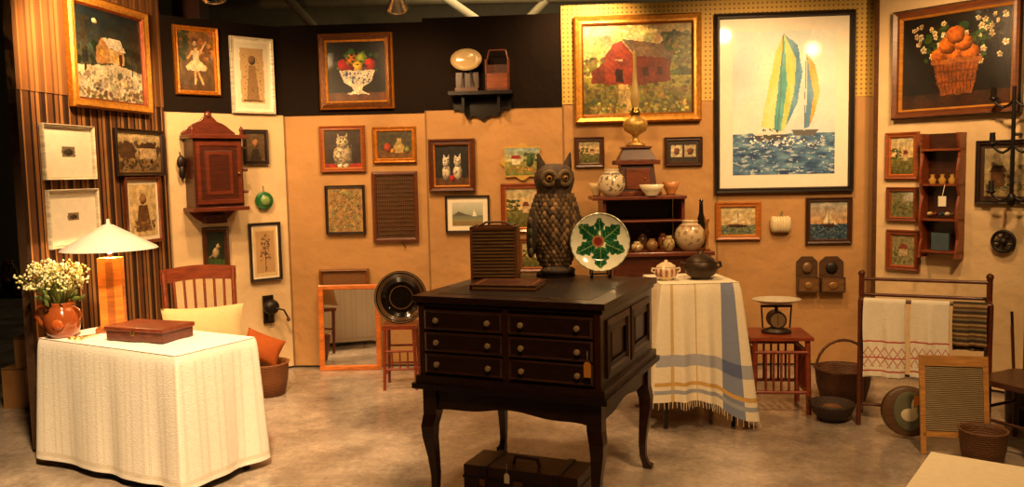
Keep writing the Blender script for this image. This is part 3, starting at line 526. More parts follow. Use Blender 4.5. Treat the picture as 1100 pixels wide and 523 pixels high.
def chair(name,x,y,rot,sw=.44,sd=.42,sh=.45,bh=.95,col=C(120,52,26),spindles=5):
    b=MB(T(x,y)@rotm('Z',rot)); r=.017
    for sx in(-1,1):
        b.tube([(sx*sw*.45,sd*.45,0),(sx*sw*.45,sd*.45,sh),(sx*sw*.47,sd*.6,bh)],r,col,'wood'); b.cyl((sx*sw*.46,-sd*.45,0),(sx*sw*.46,-sd*.45,sh),.014,.018,col,'wood')
        b.tube([(sx*sw*.45,-sd*.45,sh*.45),(sx*sw*.45,sd*.45,sh*.45)],.01,col,'wood')
    for yy in(-sd*.45,sd*.45): b.tube([(-sw*.45,yy,sh*.55),(sw*.45,yy,sh*.55)],.01,col,'wood')
    b.bb(-sw/2,sw/2,-sd/2,sd/2,sh-.02,sh+.012,col,'wood')
    b.grid(lambda u,v:((u-.5)*sw*1.02,sd*.6+.03*sin(pi*u),bh-.085+.1*v+.02*sin(pi*u)),12,2,col,'wood'); 
    b.grid(lambda u,v:((u-.5)*sw*1.02,sd*.6+.018+.03*sin(pi*u),bh-.085+.1*v+.02*sin(pi*u)),12,2,col,'wood')
    b.tube([(-sw*.46,sd*.5,sh+.12),(sw*.46,sd*.5,sh+.12)],.011,col,'wood')
    for i in range(spindles): u=(i+1)/(spindles+1)-.5; b.tube([(u*sw*.9,sd*.5,sh+.12),(u*sw*.95,sd*.62,bh-.06)],.009,col,'wood')
    return b.obj(name)
def pillow(name,M,w,h,d,c,mt='cloth'):
    b=MB(M)
    for sg in(-1,1):
        b.grid(lambda u,v:((u-.5)*w*(1-.08*sin(pi*v)),sg*d/2*(max(0,sin(pi*u)*sin(pi*v)))**.45,(v-.5)*h*(1-.08*sin(pi*u))),18,18,c,mt)
    return b.obj(name)
chair('wooden_chair',-2.12,5.72,28,bh=1.0,sw=.5,spindles=6,col=C(120,54,26))
pillow('beige_pillow',T(-2.06,5.50,.64)@rotm('Z',20)@rotm('X',-14),.52,.34,.14,C(200,176,130))
def basket(name,x,y,r,h,col,hand=False,z=0,sy=1,taper=.8):
    b=MB(T(x,y,z)); b.lathe([(.001,0),(r*taper,0),(r*.95,h*.5),(r,h*.93),(r*1.06,h),(r*.96,h),(r*.9,h*.9),(r*taper*.95,h*.08),(.001,.02)],col=col,mt='wicker',n=32,sy=sy)
    if hand: b.tube([(r*cos(a*pi/12),0,h+ (h*.9)*sin(a*pi/12)) for a in range(13)],.01,col,'wicker')
    return b.obj(name)
p=on_z(283,428); basket('wicker_basket',p.x,p.y+.13,.16,.25,C(130,76,34))
pillow('orange_pillow',T(p.x-.03,p.y+.13,.36)@rotm('Z',15)@rotm('Y',25)@rotm('X',-25),.3,.22,.12,C(160,80,32))
MM=T(on_z(372,404).x,7.03,0)@rotm('X',-3); b=MB(MM@rotm('X',90)@Matrix.Translation((-.262,0,0))); mo=C(206,116,46)
b.ring(.525,.73,[(0,0,mo),(0,.022,mo),(.01,.026,mo),(.035,.026,mo),(.042,.018,mo),(.042,.006,mo)],'wood'); b.bb(.01,.515,.01,.72,0,.008,C(225,225,225),'mirror'); b.obj('leaning_mirror')
p=on_z(431,418); b=MB(T(p.x,p.y+.1)); cc=C(130,52,26); s=.13; hh=.47
for sx in(-1,1):
    for sy in(-1,1): b.cyl((sx*s*.95,sy*s*.95,0),(sx*s*.85,sy*s*.85,hh),.012,.014,cc,'wood')
    b.tube([(sx*s*.9,-s*.9,.12),(sx*s*.9,s*.9,.12)],.009,cc,'wood'); b.tube([(-s*.9,sx*s*.9,.16),(s*.9,sx*s*.9,.16)],.009,cc,'wood'); b.tube([(-s*.9,sx*s*.9,.3),(s*.9,sx*s*.9,.3)],.009,cc,'wood')
b.bb(-s,s,-s,s,hh,hh+.03,cc,'wood')
for i in range(3): b.cyl((-.06+.06*i,-s*.9,.16),(-.06+.06*i,-s*.9,.3),.007,.007,cc,'wood')
b.obj('wooden_stool')
b=MB(T(p.x+.01,p.y+.1,hh+.03+.2)@rotm('X',90-10)); bl=C(26,18,14)
b.lathe([(.001,0),(.11,0),(.2,.045),(.205,.045)],col=bl,mt='satin',n=48,smooth=False)
dk_=C(20,14,12); gd=C(90,64,36)
b.lathe([(.001,.004),(.085,.004),(.092,.005),(.118,.006),(.122,.010),(.15,.028),(.155,.031),(.182,.046),(.19,.056),(.198,.056),(.205,.045)],mt='gloss',n=56,smooth=False,cols=lambda a,k:{1:gd,6:C(80,60,40),8:C(110,90,66)}.get(k,dk_)); b.obj('black_lacquer_tray')
# ---------------------------------------------------------------- spool cabinet on legs
xa=Vector((.917,-.40)); Ncor=Vector((.39,3.7)); CW,CD=.93,.92; O=Ncor-xa*CW; CM=frame2(O,xa)
dw=C(48,23,13); dd=C(32,15,9); dl=C(64,31,17); ZT=1.06
b=MB(CM)
b.bb(-.025,CW+.025,-.025,CD+.025,1.03,ZT,dw,'woodh'); b.bb(-.01,CW+.01,-.01,CD+.01,1.008,1.03,dd,'woodh')
b.bb(0,CW,0,CD,.66,1.01,dd,'darkwood'); b.bb(-.02,CW+.02,-.02,CD+.02,.625,.665,dw,'woodh'); b.bb(-.035,CW+.035,-.035,CD+.035,.6,.627,dd,'woodh')
b.bb(.07,CW-.07,.07,CD-.07,ZT-.001,ZT+.0015,C(30,16,10),'leather')
for rr_ in range(3):
    z0=.68+rr_*.108
    for cx in range(2):
        x0=.035+cx*.445; x1=x0+.415
        b.M=CM@Matrix.Translation((x0,-.0,z0))@rotm('X',90); b.ring(.415,.096,[(0,0,dl),(0,.012,dl),(.006,.016,dl),(.014,.01,dd),(.018,.01,dw)],'wood'); b.bb(.01,.405,.01,.086,0,.0105,dw,'woodh')
        for kx in(.07,.345):
            b.lathe([(.001,.04),(.012,.038),(.015,.03),(.008,.022),(.006,.01),(.014,.01)],(kx,.048,.0),C(170,146,110),'satin',14)
        b.M=CM
for x in(0.0,CW-.03): b.bb(x,x+.03,-.008,.0,.665,1.008,dl,'darkwood')
b.bb(CW/2-.015,CW/2+.015,-.008,0,.665,1.008,dl,'darkwood')
for y0,y1 in((.07,.44),(.48,.85)):
    b.M=CM@Matrix.Translation((CW,y0,.7))@rotm('Z',90)@rotm('X',90); b.ring(y1-y0,.27,[(0,0,dw),(0,.01,dw),(.03,.014,dw),(.04,.004,dd),(.055,.004,dd),(.07,.01,dw)],'wood')
b.M=CM
n=24
def ap(Lg): return [(0,.13)]+[(Lg*i/n,.0+.045*(1-abs(2*i/n-1)**3)*(.75+.25*cos(4*pi*i/n))) for i in range(n+1)]+[(Lg,.13)]
b.M=CM@Matrix.Translation((.03,.02,.475))@rotm('X',90); b.prism(ap(CW-.06),-.02,0,dw,'woodh')
b.M=CM@Matrix.Translation((.03,CD,.475))@rotm('X',90); b.prism(ap(CW-.06),0,.02,dw,'woodh')
for x in(CW-.02,.04): b.M=CM@Matrix.Translation((x,.03,.475))@rotm('Z',90)@rotm('X',90); b.prism(ap(CD-.06),-.02,0,dw,'woodh')
b.M=CM
def cab_leg(b,x,y,sx,sy,top,c):
    S=[(top,0,.036),(top-.14,0,.036),(top-.2,.012,.034),(top-.26,.012,.030),(top-.36,.002,.023),(top-.46,-.004,.019),(top-.53,-.002,.017),(.035,.008,.018),(.018,.02,.026),(0,.02,.024)]
    vs=[];
    for z,o,r in S:
        for (i,jj) in((-1,-1),(1,-1),(1,1),(-1,1)): vs.append((x+sx*o+i*r,y+sy*o+jj*r,z))
    fs=[]
    for k in range(len(S)-1):
        for i in range(4): fs.append((k*4+i,k*4+4+i,k*4+4+(i+1)%4,k*4+(i+1)%4))
    b.add(vs,fs,c,'darkwood')
for x,sx in((.04,-1),(CW-.04,1)):
    for y,sy in((.04,-1),(CD-.04,1)): cab_leg(b,x,y,sx,sy,.605,dw)
b.obj('spool_cabinet_on_legs',bevel=.003)
def tag(name,p,w=.028,h=.05,c=C(206,140,60),rz=0):
    b=MB(T(*p)@rotm('Z',rz)); b.add([(-w/2,0,-h),(w/2,0,-h),(w/2,0,-.01),(w/4,0,0),(-w/4,0,0),(-w/2,0,-.01)],[(0,1,2,3,4,5)],c,'paper'); b.tube([(0,0,0),(0,.002,.05)],.001,C(220,210,180),'paint',4); b.obj(name,solid=.001)
pt=CM@Vector((CW-.05,-.05,.80)); tag('price_tag',pt,rz=-24,w=.034,h=.07,c=C(226,150,60))
c0=on_z(533,299,ZT); b=MB(T(c0.x,c0.y+.06,ZT+.002)@rotm('Z',-6)); w_,h_,d_=.13,.29,.1
b.bb(-w_,w_,-d_,d_,0,.012,BRN,'wood'); b.bb(-w_,-w_+.012,-d_,d_,0,h_,C(90,50,24),'wood'); b.bb(w_-.012,w_,-d_,d_,0,h_,C(90,50,24),'wood'); b.bb(-w_,w_,d_-.012,d_,0,h_,C(90,50,24),'wood'); b.bb(-w_,w_,-d_,-d_+.008,0.0,h_,C(56,40,24),'wood')
for i in range(15): b.bb(-w_+.012,w_-.012,-d_-.004,-d_,.012+i*.0185,.022+i*.0185,C(116,84,46),'wood')
b.bb(-w_,-w_+.014,-d_-.007,-d_,0,h_,C(104,60,30),'wood'); b.bb(w_-.014,w_,-d_-.007,-d_,0,h_,C(104,60,30),'wood'); b.bb(-w_,w_,-d_-.007,-d_,h_-.014,h_,C(104,60,30),'wood')
b.tube([(-w_+.02,0,h_-.01),(-.05,0,h_+.02),(.05,0,h_+.02),(w_-.02,0,h_-.01)],.006,C(80,50,26)); b.obj('slatted_wooden_crate')
q0=on_z(547,309,ZT); b=MB(T(q0.x,q0.y,ZT+.002)@rotm('Z',-14)); bk=C(80,36,20)
b.bb(-.17,.17,-.13,.13,0,.006,bk,'leather'); b.bb(-.162,.165,-.122,.122,.006,.022,C(150,110,66),'paper'); b.bb(-.17,.17,-.13,.13,.022,.028,C(74,36,21),'leather'); b.bb(-.175,-.165,-.13,.13,0,.028,bk,'leather')
b.M=b.M@Matrix.Translation((-.15,-.11,.028)); b.ring(.3,.22,[(0,0,C(130,80,40)),(0,.002,C(130,80,40)),(.012,.002,C(130,80,40)),(.012,0,bk)],'leather'); b.obj('leather_album',bevel=.002)
# owl
ow=on_z(597,296,ZT); OM=T(ow.x,ow.y,ZT+.002)@rotm('Z',8); b=MB(OM); oc=C(76,58,42); ol=C(136,106,70)
prof=[(.001,0),(.09,.0),(.095,.02),(.075,.045),(.1,.1),(.128,.2),(.138,.3),(.132,.38),(.112,.44),(.095,.47),(.105,.5),(.115,.54),(.11,.58),(.085,.615),(.04,.63),(.001,.632)]
b.lathe(prof,col=oc,mt='rough',n=36,sy=.85)
def prad(z):
    for k in range(len(prof)-1):
        if prof[k][1]<=z<=prof[k+1][1]:
            f=(z-prof[k][1])/max(1e-6,prof[k+1][1]-prof[k][1]); return prof[k][0]*(1-f)+prof[k+1][0]*f
    return .1
ro=random.Random(3)
for k in range(17):
    z=.075+k*.0232; r=prad(z)
    for i in range(26):
        a=2*pi*(i+.5*(k%2))/26; fr=sin(a)<-.45; v=ro.uniform(.65,1.25)
        base=ol if (fr and (i+k)%2) else (C(104,80,54) if (i+k)%3 else oc)
        b.ell((r*cos(a),r*sin(a)*.85,z),(.006,.0145,.019),tuple(q*v for q in base),'rough',7,5,R=rotm('Z',math.degrees(a)))
for s in(-1,1):
    b.ell((s*.122,.01,.27),(.035,.085,.17),C(60,46,34),'rough',R=rotm('Y',s*-6))
    for k in range(12): b.ell((s*.146,-.05+.03*(k%3),.14+.05*(k//3)*1.1),(.012,.018,.034),tuple(q*ro.uniform(.8,1.2) for q in C(92,72,50)),'rough',8,6)
    b.lathe([(.034,0),(.02,.05),(.004,.1)],(s*.068,-.01,.595),C(66,50,36),'rough',12,sy=.6,R=rotm('Y',s*14))
    b.lathe([(.05,0),(.046,.01),(.028,.012),(.024,.004)],(s*.044,-.088,.55),C(110,88,60),'rough',20,R=rotm('X',90)@rotm('Y',s*18)); b.ell((s*.044,-.093,.55),(.017,.012,.017),C(176,120,40),'gloss'); b.ell((s*.045,-.104,.55),(.009,.005,.009),(.01,.01,.01),'gloss')
    for k in range(3): b.ell((s*.04+(k-1)*.018,-.085,.045),(.009,.03,.012),C(120,86,44),'rough',8,6)
b.lathe([(.02,0),(.012,.02),(.001,.045)],(0,-.105,.54),C(60,44,28),'satin',10,R=rotm('X',160)); b.ell((0,-.07,.0+.035),(.1,.06,.03),C(50,38,28),'rough'); b.lathe([(.001,0),(.11,0),(.11,.02),(.001,.02)],col=C(50,38,28),mt='rough',n=24)
b.obj('owl_statue')
# majolica plate
pp=on_z(645,298,ZT); PM=T(pp.x,pp.y,ZT+.002); PL=PM@Matrix.Translation((0,0,.19))@rotm('Z',-6)@rotm('X',90-12); b=MB(PL)
wh=C(222,222,196)
def leaf_art(a,rr):
    x,y=rr*cos(a*2*pi),rr*sin(a*2*pi)
    if rr>.152: return C(180,190,150) if int(a*48)%2 else wh
    hit=None
    for (lx,ly,an,L_,W_) in((.062,.052,38,.062,.040),(-.062,.058,140,.064,.040),(-.078,-.03,205,.058,.036),(.0,-.082,268,.060,.040),(.080,-.03,335,.056,.036),(.0,.1,92,.036,.024)):
        dx,dy=x-lx,y-ly; th=radians(an); u=dx*cos(th)+dy*sin(th); v=-dx*sin(th)+dy*cos(th)
        k=1+.16*math.cos(u*190); e=(u/L_)**2+(v/(W_*k*(1.05-.35*u/L_)))**2
        if e<1:
            if abs(v)<.003 or abs(abs(v)-abs((u*1.6)%.03-.0))<.0012: hit=C(104,140,84)
            else: hit=C(20,70,42) if e<.6 else C(40,100,58)
            break
    d=math.hypot(x+.01,y-.008)
    if d<.022: return C(120,44,36)
    if d<.032: return C(156,110,70)
    return hit or wh
rs=[.001+.161*k/56 for k in range(57)]
b.lathe([(r_,.006+.028*max(0,(r_-.09)/.07)**1.5) for r_ in rs]+[(.158,.036)],mt='gloss',n=160,cols=lambda a,k:leaf_art(a,rs[min(56,k)]))
b.lathe([(.001,0),(.1,.003),(.162,.031)],col=wh,mt='gloss',n=60)
b.M=PM
for s in(-1,1):
    b.tube([(s*.05,-.06,.045),(s*.05,-.055,.0+.02),(s*.05,.0,.012),(s*.05,.08,.006),(s*.04,.06,.1),(s*.03,.045,.22)],.005,DK,'iron',6); b.cyl((s*.05,-.03,0),(s*.05,-.03,.015),.008,.008,DK,'iron',8)
b.tube([(-.05,.07,.01),(.05,.07,.01)],.005,DK,'iron',6); b.obj('majolica_plate_on_stand')
b=MB(CM@T(.48,.2)); lc=C(48,24,14)
b.bb(-.3,.3,-.12,.12,0,.205,lc,'leather'); b.bb(-.305,.305,-.125,.125,.14,.152,C(26,13,8),'leather')
for x in(-.19,.19): b.bb(x-.02,x+.02,-.128,.128,-.0,.21,C(34,17,10),'leather'); b.bb(x-.015,x+.015,-.136,-.126,.11,.15,C(150,110,60),'metal')
b.tube([(-.07,-.02,.205),(-.06,-.02,.24),(.06,-.02,.24),(.07,-.02,.205)],.009,lc,'leather'); b.bb(-.025,.025,-.134,-.124,.12,.16,C(150,110,60),'metal')
b.obj('leather_suitcase',bevel=.008)
pt=CM@Vector((.42,.07,.19)); tag('price_tag',pt,rz=-24,c=C(230,220,190))
# ---------------------------------------------------------------- fringed table throw
QM=T(.93,5.2)@rotm('Z',4); QW,QD=.5,.52; b=MB(QM)
P_=2*(QW+QD)
def qc(s,t):
    x=s*P_
    base=C(236,224,198)
    if x<QW:
        if .05<x<.07 or .2<x<.215: base=C(206,176,120)
        if QW-.13<x<QW-.05 : base=C(130,140,166)
        if .6<t<.7: base=C(170,172,182) if not(QW-.13<x<QW-.05) else C(94,106,144)
        if .73<t<.75 or .84<t<.87: base=C(206,166,96)
        if .91<t<.94: base=C(160,164,176)
    elif x<QW+QD:
        y=x-QW
        if .02<y<.08: base=C(216,166,90)
        if .15<y<.2: base=C(120,132,162)
        if .3<y<.33: base=C(206,166,100)
        if .6<t<.66: base=C(130,140,168)
    return base
def zbq(s):
    x=s*P_
    return .2-.14*math.exp(-((x-QW)/.14)**2)
drape(b,QW,QD,.93,.1,.045,.06,11,qc,topcol=C(236,224,198),zbf=zbq,seed=5,corner=.035,fringe=.045)
b.obj('fringed_striped_table_throw')
b=MB(QM); 
for x in(.03,QW-.03):
    for y in(.03,QD-.03): b.cyl((x,y,0),(x,y,.915),.015,.015,DK,'wood')
b.bb(.008,QW-.008,.008,QD-.008,.905,.924,BRN,'wood'); b.obj('tall_side_table')
def lidpot(name,x,y,z,r,c,mt,band=None,ears=True):
    b=MB(T(x,y,z)); cf=(lambda a,k:(band if (band and k in(3,4) and int(a*24)%2) else c))
    b.lathe([(.001,0),(r*.6,0),(r*.62,r*.1),(r*.9,r*.3),(r,r*.65),(r*.95,r*1.0),(r*.8,r*1.15)],col=c,mt=mt,n=24,cols=cf); b.lathe([(r*.88,r*1.14),(r*.8,r*1.25),(r*.4,r*1.5),(r*.15,r*1.55),(r*.18,r*1.68),(.001,r*1.75)],col=c,mt=mt,n=24)
    if ears:
        for s in(-1,1): b.tube([(s*r*.9,0,r*.95),(s*r*1.2,0,r*1.0),(s*r*1.25,0,r*.75),(s*r*.95,0,r*.6)],r*.08,c,mt,6)
    return b.obj(name)
p=QM@Vector((.08,.2,.935)); lidpot('lidded_sugar_bowl',p.x,p.y,p.z,.074,C(216,196,160),'ceramic',C(160,100,76))
p=QM@Vector((.31,.2,.935)); lidpot('iron_tureen',p.x,p.y,p.z,.105,C(60,44,28),'iron')
# ---------------------------------------------------------------- display hutch behind
b=MB(); Y=6.35; dwc=C(104,48,24)
a1=at_y(637,212,Y); a2=at_y(738,212,Y); b1=at_y(671,272,Y-.1); b2=at_y(768,272,Y-.1)
zs1=a1.z; zs2=b1.z; X0=a1.x;X1=a2.x;X2=b2.x;XB=b1.x-.1
b.bb(X0,X1,Y,Y+.42,zs1-.025,zs1,dwc,'woodh'); b.bb(X0+.05,X1-.03,Y+.04,Y+.42,zs1-.2,zs1-.185,dwc,'woodh')
b.bb(XB,X2,Y-.1,Y+.42,zs2-.03,zs2,dwc,'woodh'); b.bb(XB+.02,X2-.02,Y-.06,Y+.42,zs2-.2,zs2-.03,C(80,36,18),'wood')
for x in(X0+.08,X1-.03): b.bb(x,x+.025,Y+.05,Y+.4,zs2,zs1-.02,dwc,'wood')
b.bb(X0+.08,X1-.03,Y+.4,Y+.42,zs2,zs1-.02,C(70,34,18),'wood')
for x in(XB+.03,X2-.06):
    for y in(Y-.06,Y+.36): b.bb(x,x+.04,y,y+.04,0,zs2-.03,dwc,'wood')
b.bb(XB+.04,X2-.04,Y-.04,Y+.4,.3,.32,dwc,'woodh')
b.obj('stepped_display_hutch',bevel=.003)
c1=at_y(661,208,Y+.1); c2=at_y(712,208,Y+.1); cx=(c1.x+c2.x)/2; hw=(c2.x-c1.x)/2; b=MB(T(cx,Y+.26,zs1+.002)); cc=C(72,36,20)
b.box((0,0,.13),(hw*1.7,.22,.26),cc,'wood',taper=.8); b.bb(-hw,hw,-.13,.13,0,.03,C(110,52,26),'wood'); b.bb(-hw*.95,hw*.95,-.12,.12,.24,.275,C(100,48,24),'wood'); b.box((0,0,.32),(hw*1.6,.2,.09),cc,'wood',taper=.7); b.bb(-hw*.62,hw*.62,-.09,.09,.365,.38,C(100,48,24),'wood')
b.bb(-hw*.5,hw*.5,-.115,-.1,.05,.21,C(110,54,28),'wood'); b.ell((hw*.3,-.12,.13),(.01,.01,.01),GOLD,'metal'); b.obj('small_wooden_cupboard',bevel=.003)
b=MB(T(cx-.0,Y+.26,zs1+.384)); br=C(190,150,76)
b.lathe([(.001,0),(.075,0),(.08,.015),(.03,.04),(.02,.07),(.03,.09),(.085,.12),(.098,.165),(.09,.2),(.04,.225),(.03,.24)],col=br,mt='gilt',n=28); b.lathe([(.035,.24),(.045,.26),(.03,.28),(.026,.3)],col=C(150,120,60),mt='metal',n=20); b.lathe([(.024,.3),(.038,.36),(.034,.42),(.02,.5),(.014,.62),(.016,.72),(.013,.74)],col=C(170,144,84),mt='satin',n=20); b.obj('brass_oil_lamp')
def vase(name,x,y,z,prof,c,c2,mt='ceramic',fq=30,th=.12):
    b=MB(T(x,y,z)); 
    P2=[prof[0]]
    for k in range(len(prof)-1):
        for q in range(1,4): P2.append((prof[k][0]+(prof[k+1][0]-prof[k][0])*q/3,prof[k][1]+(prof[k+1][1]-prof[k][1])*q/3))
    hz=max(q[1] for q in prof)
    b.lathe(P2,col=c,mt=mt,n=48,cols=lambda a,j:(c2 if (noise.noise((cos(a*2*pi)*4,sin(a*2*pi)*4,P2[j][1]*fq))>th and .15*hz<P2[j][1]<.8*hz) or j in(20,21) else c)); return b.obj(name)
def scp(r,h): return [(.001,0),(r*.5,0),(r*.7,h*.1),(r*.9,h*.25),(r,h*.42),(r,h*.55),(r*.9,h*.7),(r*.68,h*.84),(r*.5,h*.9),(r*.55,h),(r*.48,h),(r*.42,h*.9),(.001,h*.85)]
def at_shelf(px,Yv): return at_y(px,210,Yv).x
vase('blue_and_white_ginger_jar',at_shelf(657,Y+.12),Y+.105,zs1+.002,scp(.105,.21),C(214,196,160),C(120,114,104))
def bowl(name,x,y,z,r,h,c,mt='ceramic'):
    b=MB(T(x,y,z)); b.lathe([(.001,0),(r*.5,0),(r*.5,h*.12),(r*.8,h*.5),(r,h),(r*.94,h),(r*.72,h*.5),(r*.4,h*.2),(.001,h*.18)],col=c,mt=mt,n=32); return b.obj(name)
bowl('small_cream_bowl',at_shelf(644,Y+.3)-.02,Y+.34,zs1+.002,.06,.1,C(206,180,130))
bowl('white_bowl',at_shelf(698,Y+.05)+.01,Y+.03,zs1+.002,.095,.085,C(224,212,180))
bowl('striped_bowl',at_shelf(722,Y+.25),Y+.3,zs1+.002,.07,.1,C(180,120,66))
vase('porcelain_jar',at_y(741,250,Y).x+.0,Y+.0,zs2+.002,scp(.115,.23),C(190,168,130),C(150,122,96))
b=MB(T(at_y(757,250,Y).x+.03,Y+.25,zs2+.002)); b.lathe([(.001,0),(.035,0),(.038,.02),(.036,.2),(.018,.27),(.014,.36),(.02,.37),(.001,.38)],col=C(30,24,18),mt='gloss',n=20); b.obj('dark_glass_bottle')
b=MB(T(X2-.045,Y-.03,zs2+.002)); b.lathe([(.001,0),(.03,0),(.012,.02),(.01,.1),(.02,.13),(.012,.16),(.01,.2),(.022,.23),(.001,.26)],col=C(170,110,50),mt='gilt',n=16); b.obj('brass_candlestick')
for i,(px,cc) in enumerate(((684,C(186,166,120)),(700,C(120,90,50)),(718,C(170,150,100)))):
    vase('small_pottery_cup',at_y(px,262,Y).x,Y-.02,zs2+.002,scp(.045,.075+.02*i),cc,C(120,80,50))
for i,px in enumerate((668,690,712)): vase('glass_tumbler',at_y(px,250,Y+.2).x,Y+.2,zs2+.002,scp(.04,.12),[C(130,110,70),C(90,60,34),C(150,90,50)][i],C(60,40,24),'gloss')
# ---------------------------------------------------------------- taboret with kitchen scale
p=on_z(843,446); TMx=T(p.x,p.y+.19)@rotm('Z',-6); b=MB(TMx); cc=C(140,60,28); s=.17; th=.5
b.bb(-.205,.205,-.19,.19,th,th+.022,cc,'woodh')
for sx in(-1,1):
    for sy in(-1,1): b.cyl((sx*(s+.01),sy*s,0),(sx*s,sy*(s-.01),th),.018,.018,cc,'wood',8)
for yy in(-s,s):
    b.tube([(-s,yy,.15),(s,yy,.15)],.012,cc,'wood'); b.tube([(-s,yy,.42),(s,yy,.42)],.012,cc,'wood')
    for i in range(5): b.cyl((-.1+.05*i,yy,.15),(-.1+.05*i,yy,.42),.008,.008,cc,'wood',8)
for xx in(-s,s):
    b.tube([(xx,-s,.15),(xx,s,.15)],.012,cc,'wood'); b.tube([(xx,-s,.42),(xx,s,.42)],.012,cc,'wood')
    for i in range(4): b.cyl((xx,-.09+.06*i,.15),(xx,-.09+.06*i,.42),.008,.008,cc,'wood',8)
b.obj('slatted_taboret')
b=MB(TMx@Matrix.Translation((0,0,th+.024))); ir=C(60,46,34)
b.lathe([(.001,0),(.1,0),(.1,.015),(.03,.04),(.02,.06)],col=ir,mt='iron',n=24,sy=.8); b.cyl((0,-.05,.09),(0,.05,.09),.06,.06,ir,'iron',24); b.cyl((0,-.056,.09),(0,-.05,.09),.048,.048,C(120,96,62),'paper',24); b.bb(-.002,.002,-.059,-.055,.06,.13,DK)
b.cyl((0,0,.14),(0,0,.2),.012,.012,ir,'iron'); b.tube([(-.1,0,.18),(.1,0,.18)],.009,ir,'iron'); b.tube([(-.09,0,.03),(-.1,0,.19)],.006,ir,'iron'); b.tube([(.09,0,.03),(.1,0,.19)],.006,ir,'iron')
b.lathe([(.001,.2),(.1,.2),(.16,.225),(.165,.23),(.155,.23),(.1,.207),(.001,.207)],col=C(200,188,164),mt='satin',n=32,sy=.8); b.obj('kitchen_scale')
p=on_z(900,456); b=MB(T(p.x,p.y+.10)); r=.14
b.lathe([(.001,0),(r*.5,0),(r*.55,.01),(r*.85,.05),(r,.1),(r*1.03,.12),(r*.96,.12),(r*.8,.06),(.001,.02)],col=C(60,42,30),mt='wicker',n=32); b.ell((0,0,.07),(.07,.07,.04),C(110,70,40),'satin'); b.tube([(-r,0,.11),(-r*1.1,0,.14),(-r,0.03,.15)],.008,DK); b.obj('iron_trivet_bowl')
p=on_z(924,440); basket('wicker_basket',p.x,p.y+.30,.19,.22,C(110,70,38),hand=True)
# ---------------------------------------------------------------- quilt rack + towels
qa=Vector((2.25,5.36)); qb=Vector((2.90,5.05)); QR=frame2(qa,(qb-qa)); LW=(qb-qa).length; b=MB(QR); cc=C(96,46,25); q=.15
for x in(0,LW):
    for y in(-q,q): b.tube([(x,y,0),(x,y*.75,.5),(x,y*.9,.8)],.014,cc,'wood')
    b.tube([(x,0,.1),(x,0,.94)],.017,cc,'wood'); b.tube([(x,-q,.08),(x,q,.08)],.014,cc,'wood'); b.tube([(x,-q*.9,.8),(x,q*.9,.8)],.013,cc,'wood'); b.ell((x,0,.955),(.022,.022,.022),cc,'wood')
for (y,z) in((0,.92),(-q*.9,.8),(q*.9,.8),(0,.1)): b.tube([(0,y,z),(LW,y,z)],.011,cc,'wood')
b.obj('towel_rack')
def towel(name,x0,x1,y,z,front,back,cols,seed=1):
    b=MB(QR); ph=seed*1.7; tot=front+back
    def fn(u,v):
        s=v*tot-front; x=x0+(x1-x0)*u; wv=.012*sin(u*9+ph)+.006*sin(u*21+ph)
        if s<-.02: return (x+.004*sin(s*12),y-.022-wv*min(1,-s*4),z-(-s)+.018)
        if s>.02: return (x,y+.022+wv*min(1,s*4),z-s+.018)
        a=(s+.02)/.04*pi; return (x,y-.022*cos(a),z+.0+.018*sin(a)-.0)
    b.grid(fn,40,90,(1,1,1),'cloth',cols=cols); b.obj(name,solid=.003)
def tcf(u,v):
    c=C(244,236,216); rd=C(190,70,56); k=int(v*90)
    if k in(4,24): return rd
    if 7<=k<=20:
        if (int(u*40)+k)%8==0 or (int(u*40)-k)%8==0: return rd
        if k==13: return C(204,110,90)
    return c
towel('embroidered_towel',.02,.26,-q*.9,.8,.5,.34,tcf,1)
towel('embroidered_towel',.29,.5,-q*.9,.8,.49,.34,tcf,2)
towel('striped_throw',.52,.70,-q*.9,.8,.27,.3,lambda u,v:[C(100,70,40),C(170,140,96),C(70,60,50),C(130,116,86)][int(v*40)%4],3)
# ---------------------------------------------------------------- right foreground clutter
p=on_z(1026,489); WM=T(p.x,p.y,0)@rotm('Z',-14)@rotm('X',-10); b=MB(WM); cc=C(190,136,72); w_=.165; hh=.56
for x in(-w_,w_): b.bb(x-.014,x+.014,-.012,.012,0,hh,cc,'wood')
b.bb(-w_,w_,-.014,.014,hh-.06,hh,cc,'wood'); b.bb(-w_,w_,-.012,.012,.1,.13,cc,'wood'); b.bb(-w_+.01,w_-.01,-.004,.004,.12,hh-.05,C(150,140,120),'metal')
for i in range(36): b.tube([(-w_+.015,-.005,.137+i*.0101),(w_-.015,-.005,.137+i*.0101)],.0038,C(150,130,98),'satin',6)
b.obj('washboard')
p=on_z(977,470); b=MB(T(p.x,p.y+.04,.155)@rotm('Z',-10)@rotm('X',80)); b.lathe([(.001,.05),(.14,.05),(.15,.045),(.152,0),(.14,0),(.001,.0)][::-1],col=C(90,62,36),mt='wood',n=36); b.ell((0,0,.05),(.09,.12,.006),C(90,90,66),'paint'); b.ell((.0,-.02,.055),(.05,.04,.004),C(200,186,150),'paint'); b.ell((.03,.03,.055),(.018,.045,.004),C(200,186,150),'paint'); b.obj('round_painted_box')
tag('price_tag',(p.x+.02,p.y-.04,.27),c=C(226,140,50),w=.035,h=.06)
p=on_z(1098,498); chair('dark_wooden_chair',p.x+.14,p.y+.24,205,sw=.4,sd=.36,sh=.4,bh=.64,col=C(74,38,20),spindles=5)
p=on_z(1062,503); basket('wicker_basket',p.x-.0,p.y+.06,.12,.2,C(110,70,38),hand=False)
p=on_z(1094,462); b=MB(T(p.x+.12,p.y+.15)); 
b.lathe([(.001,0),(.1,0),(.11,.3),(.115,.32),(.1,.32),(.09,.03),(.001,.02)],col=C(60,40,26),mt='iron',n=24)
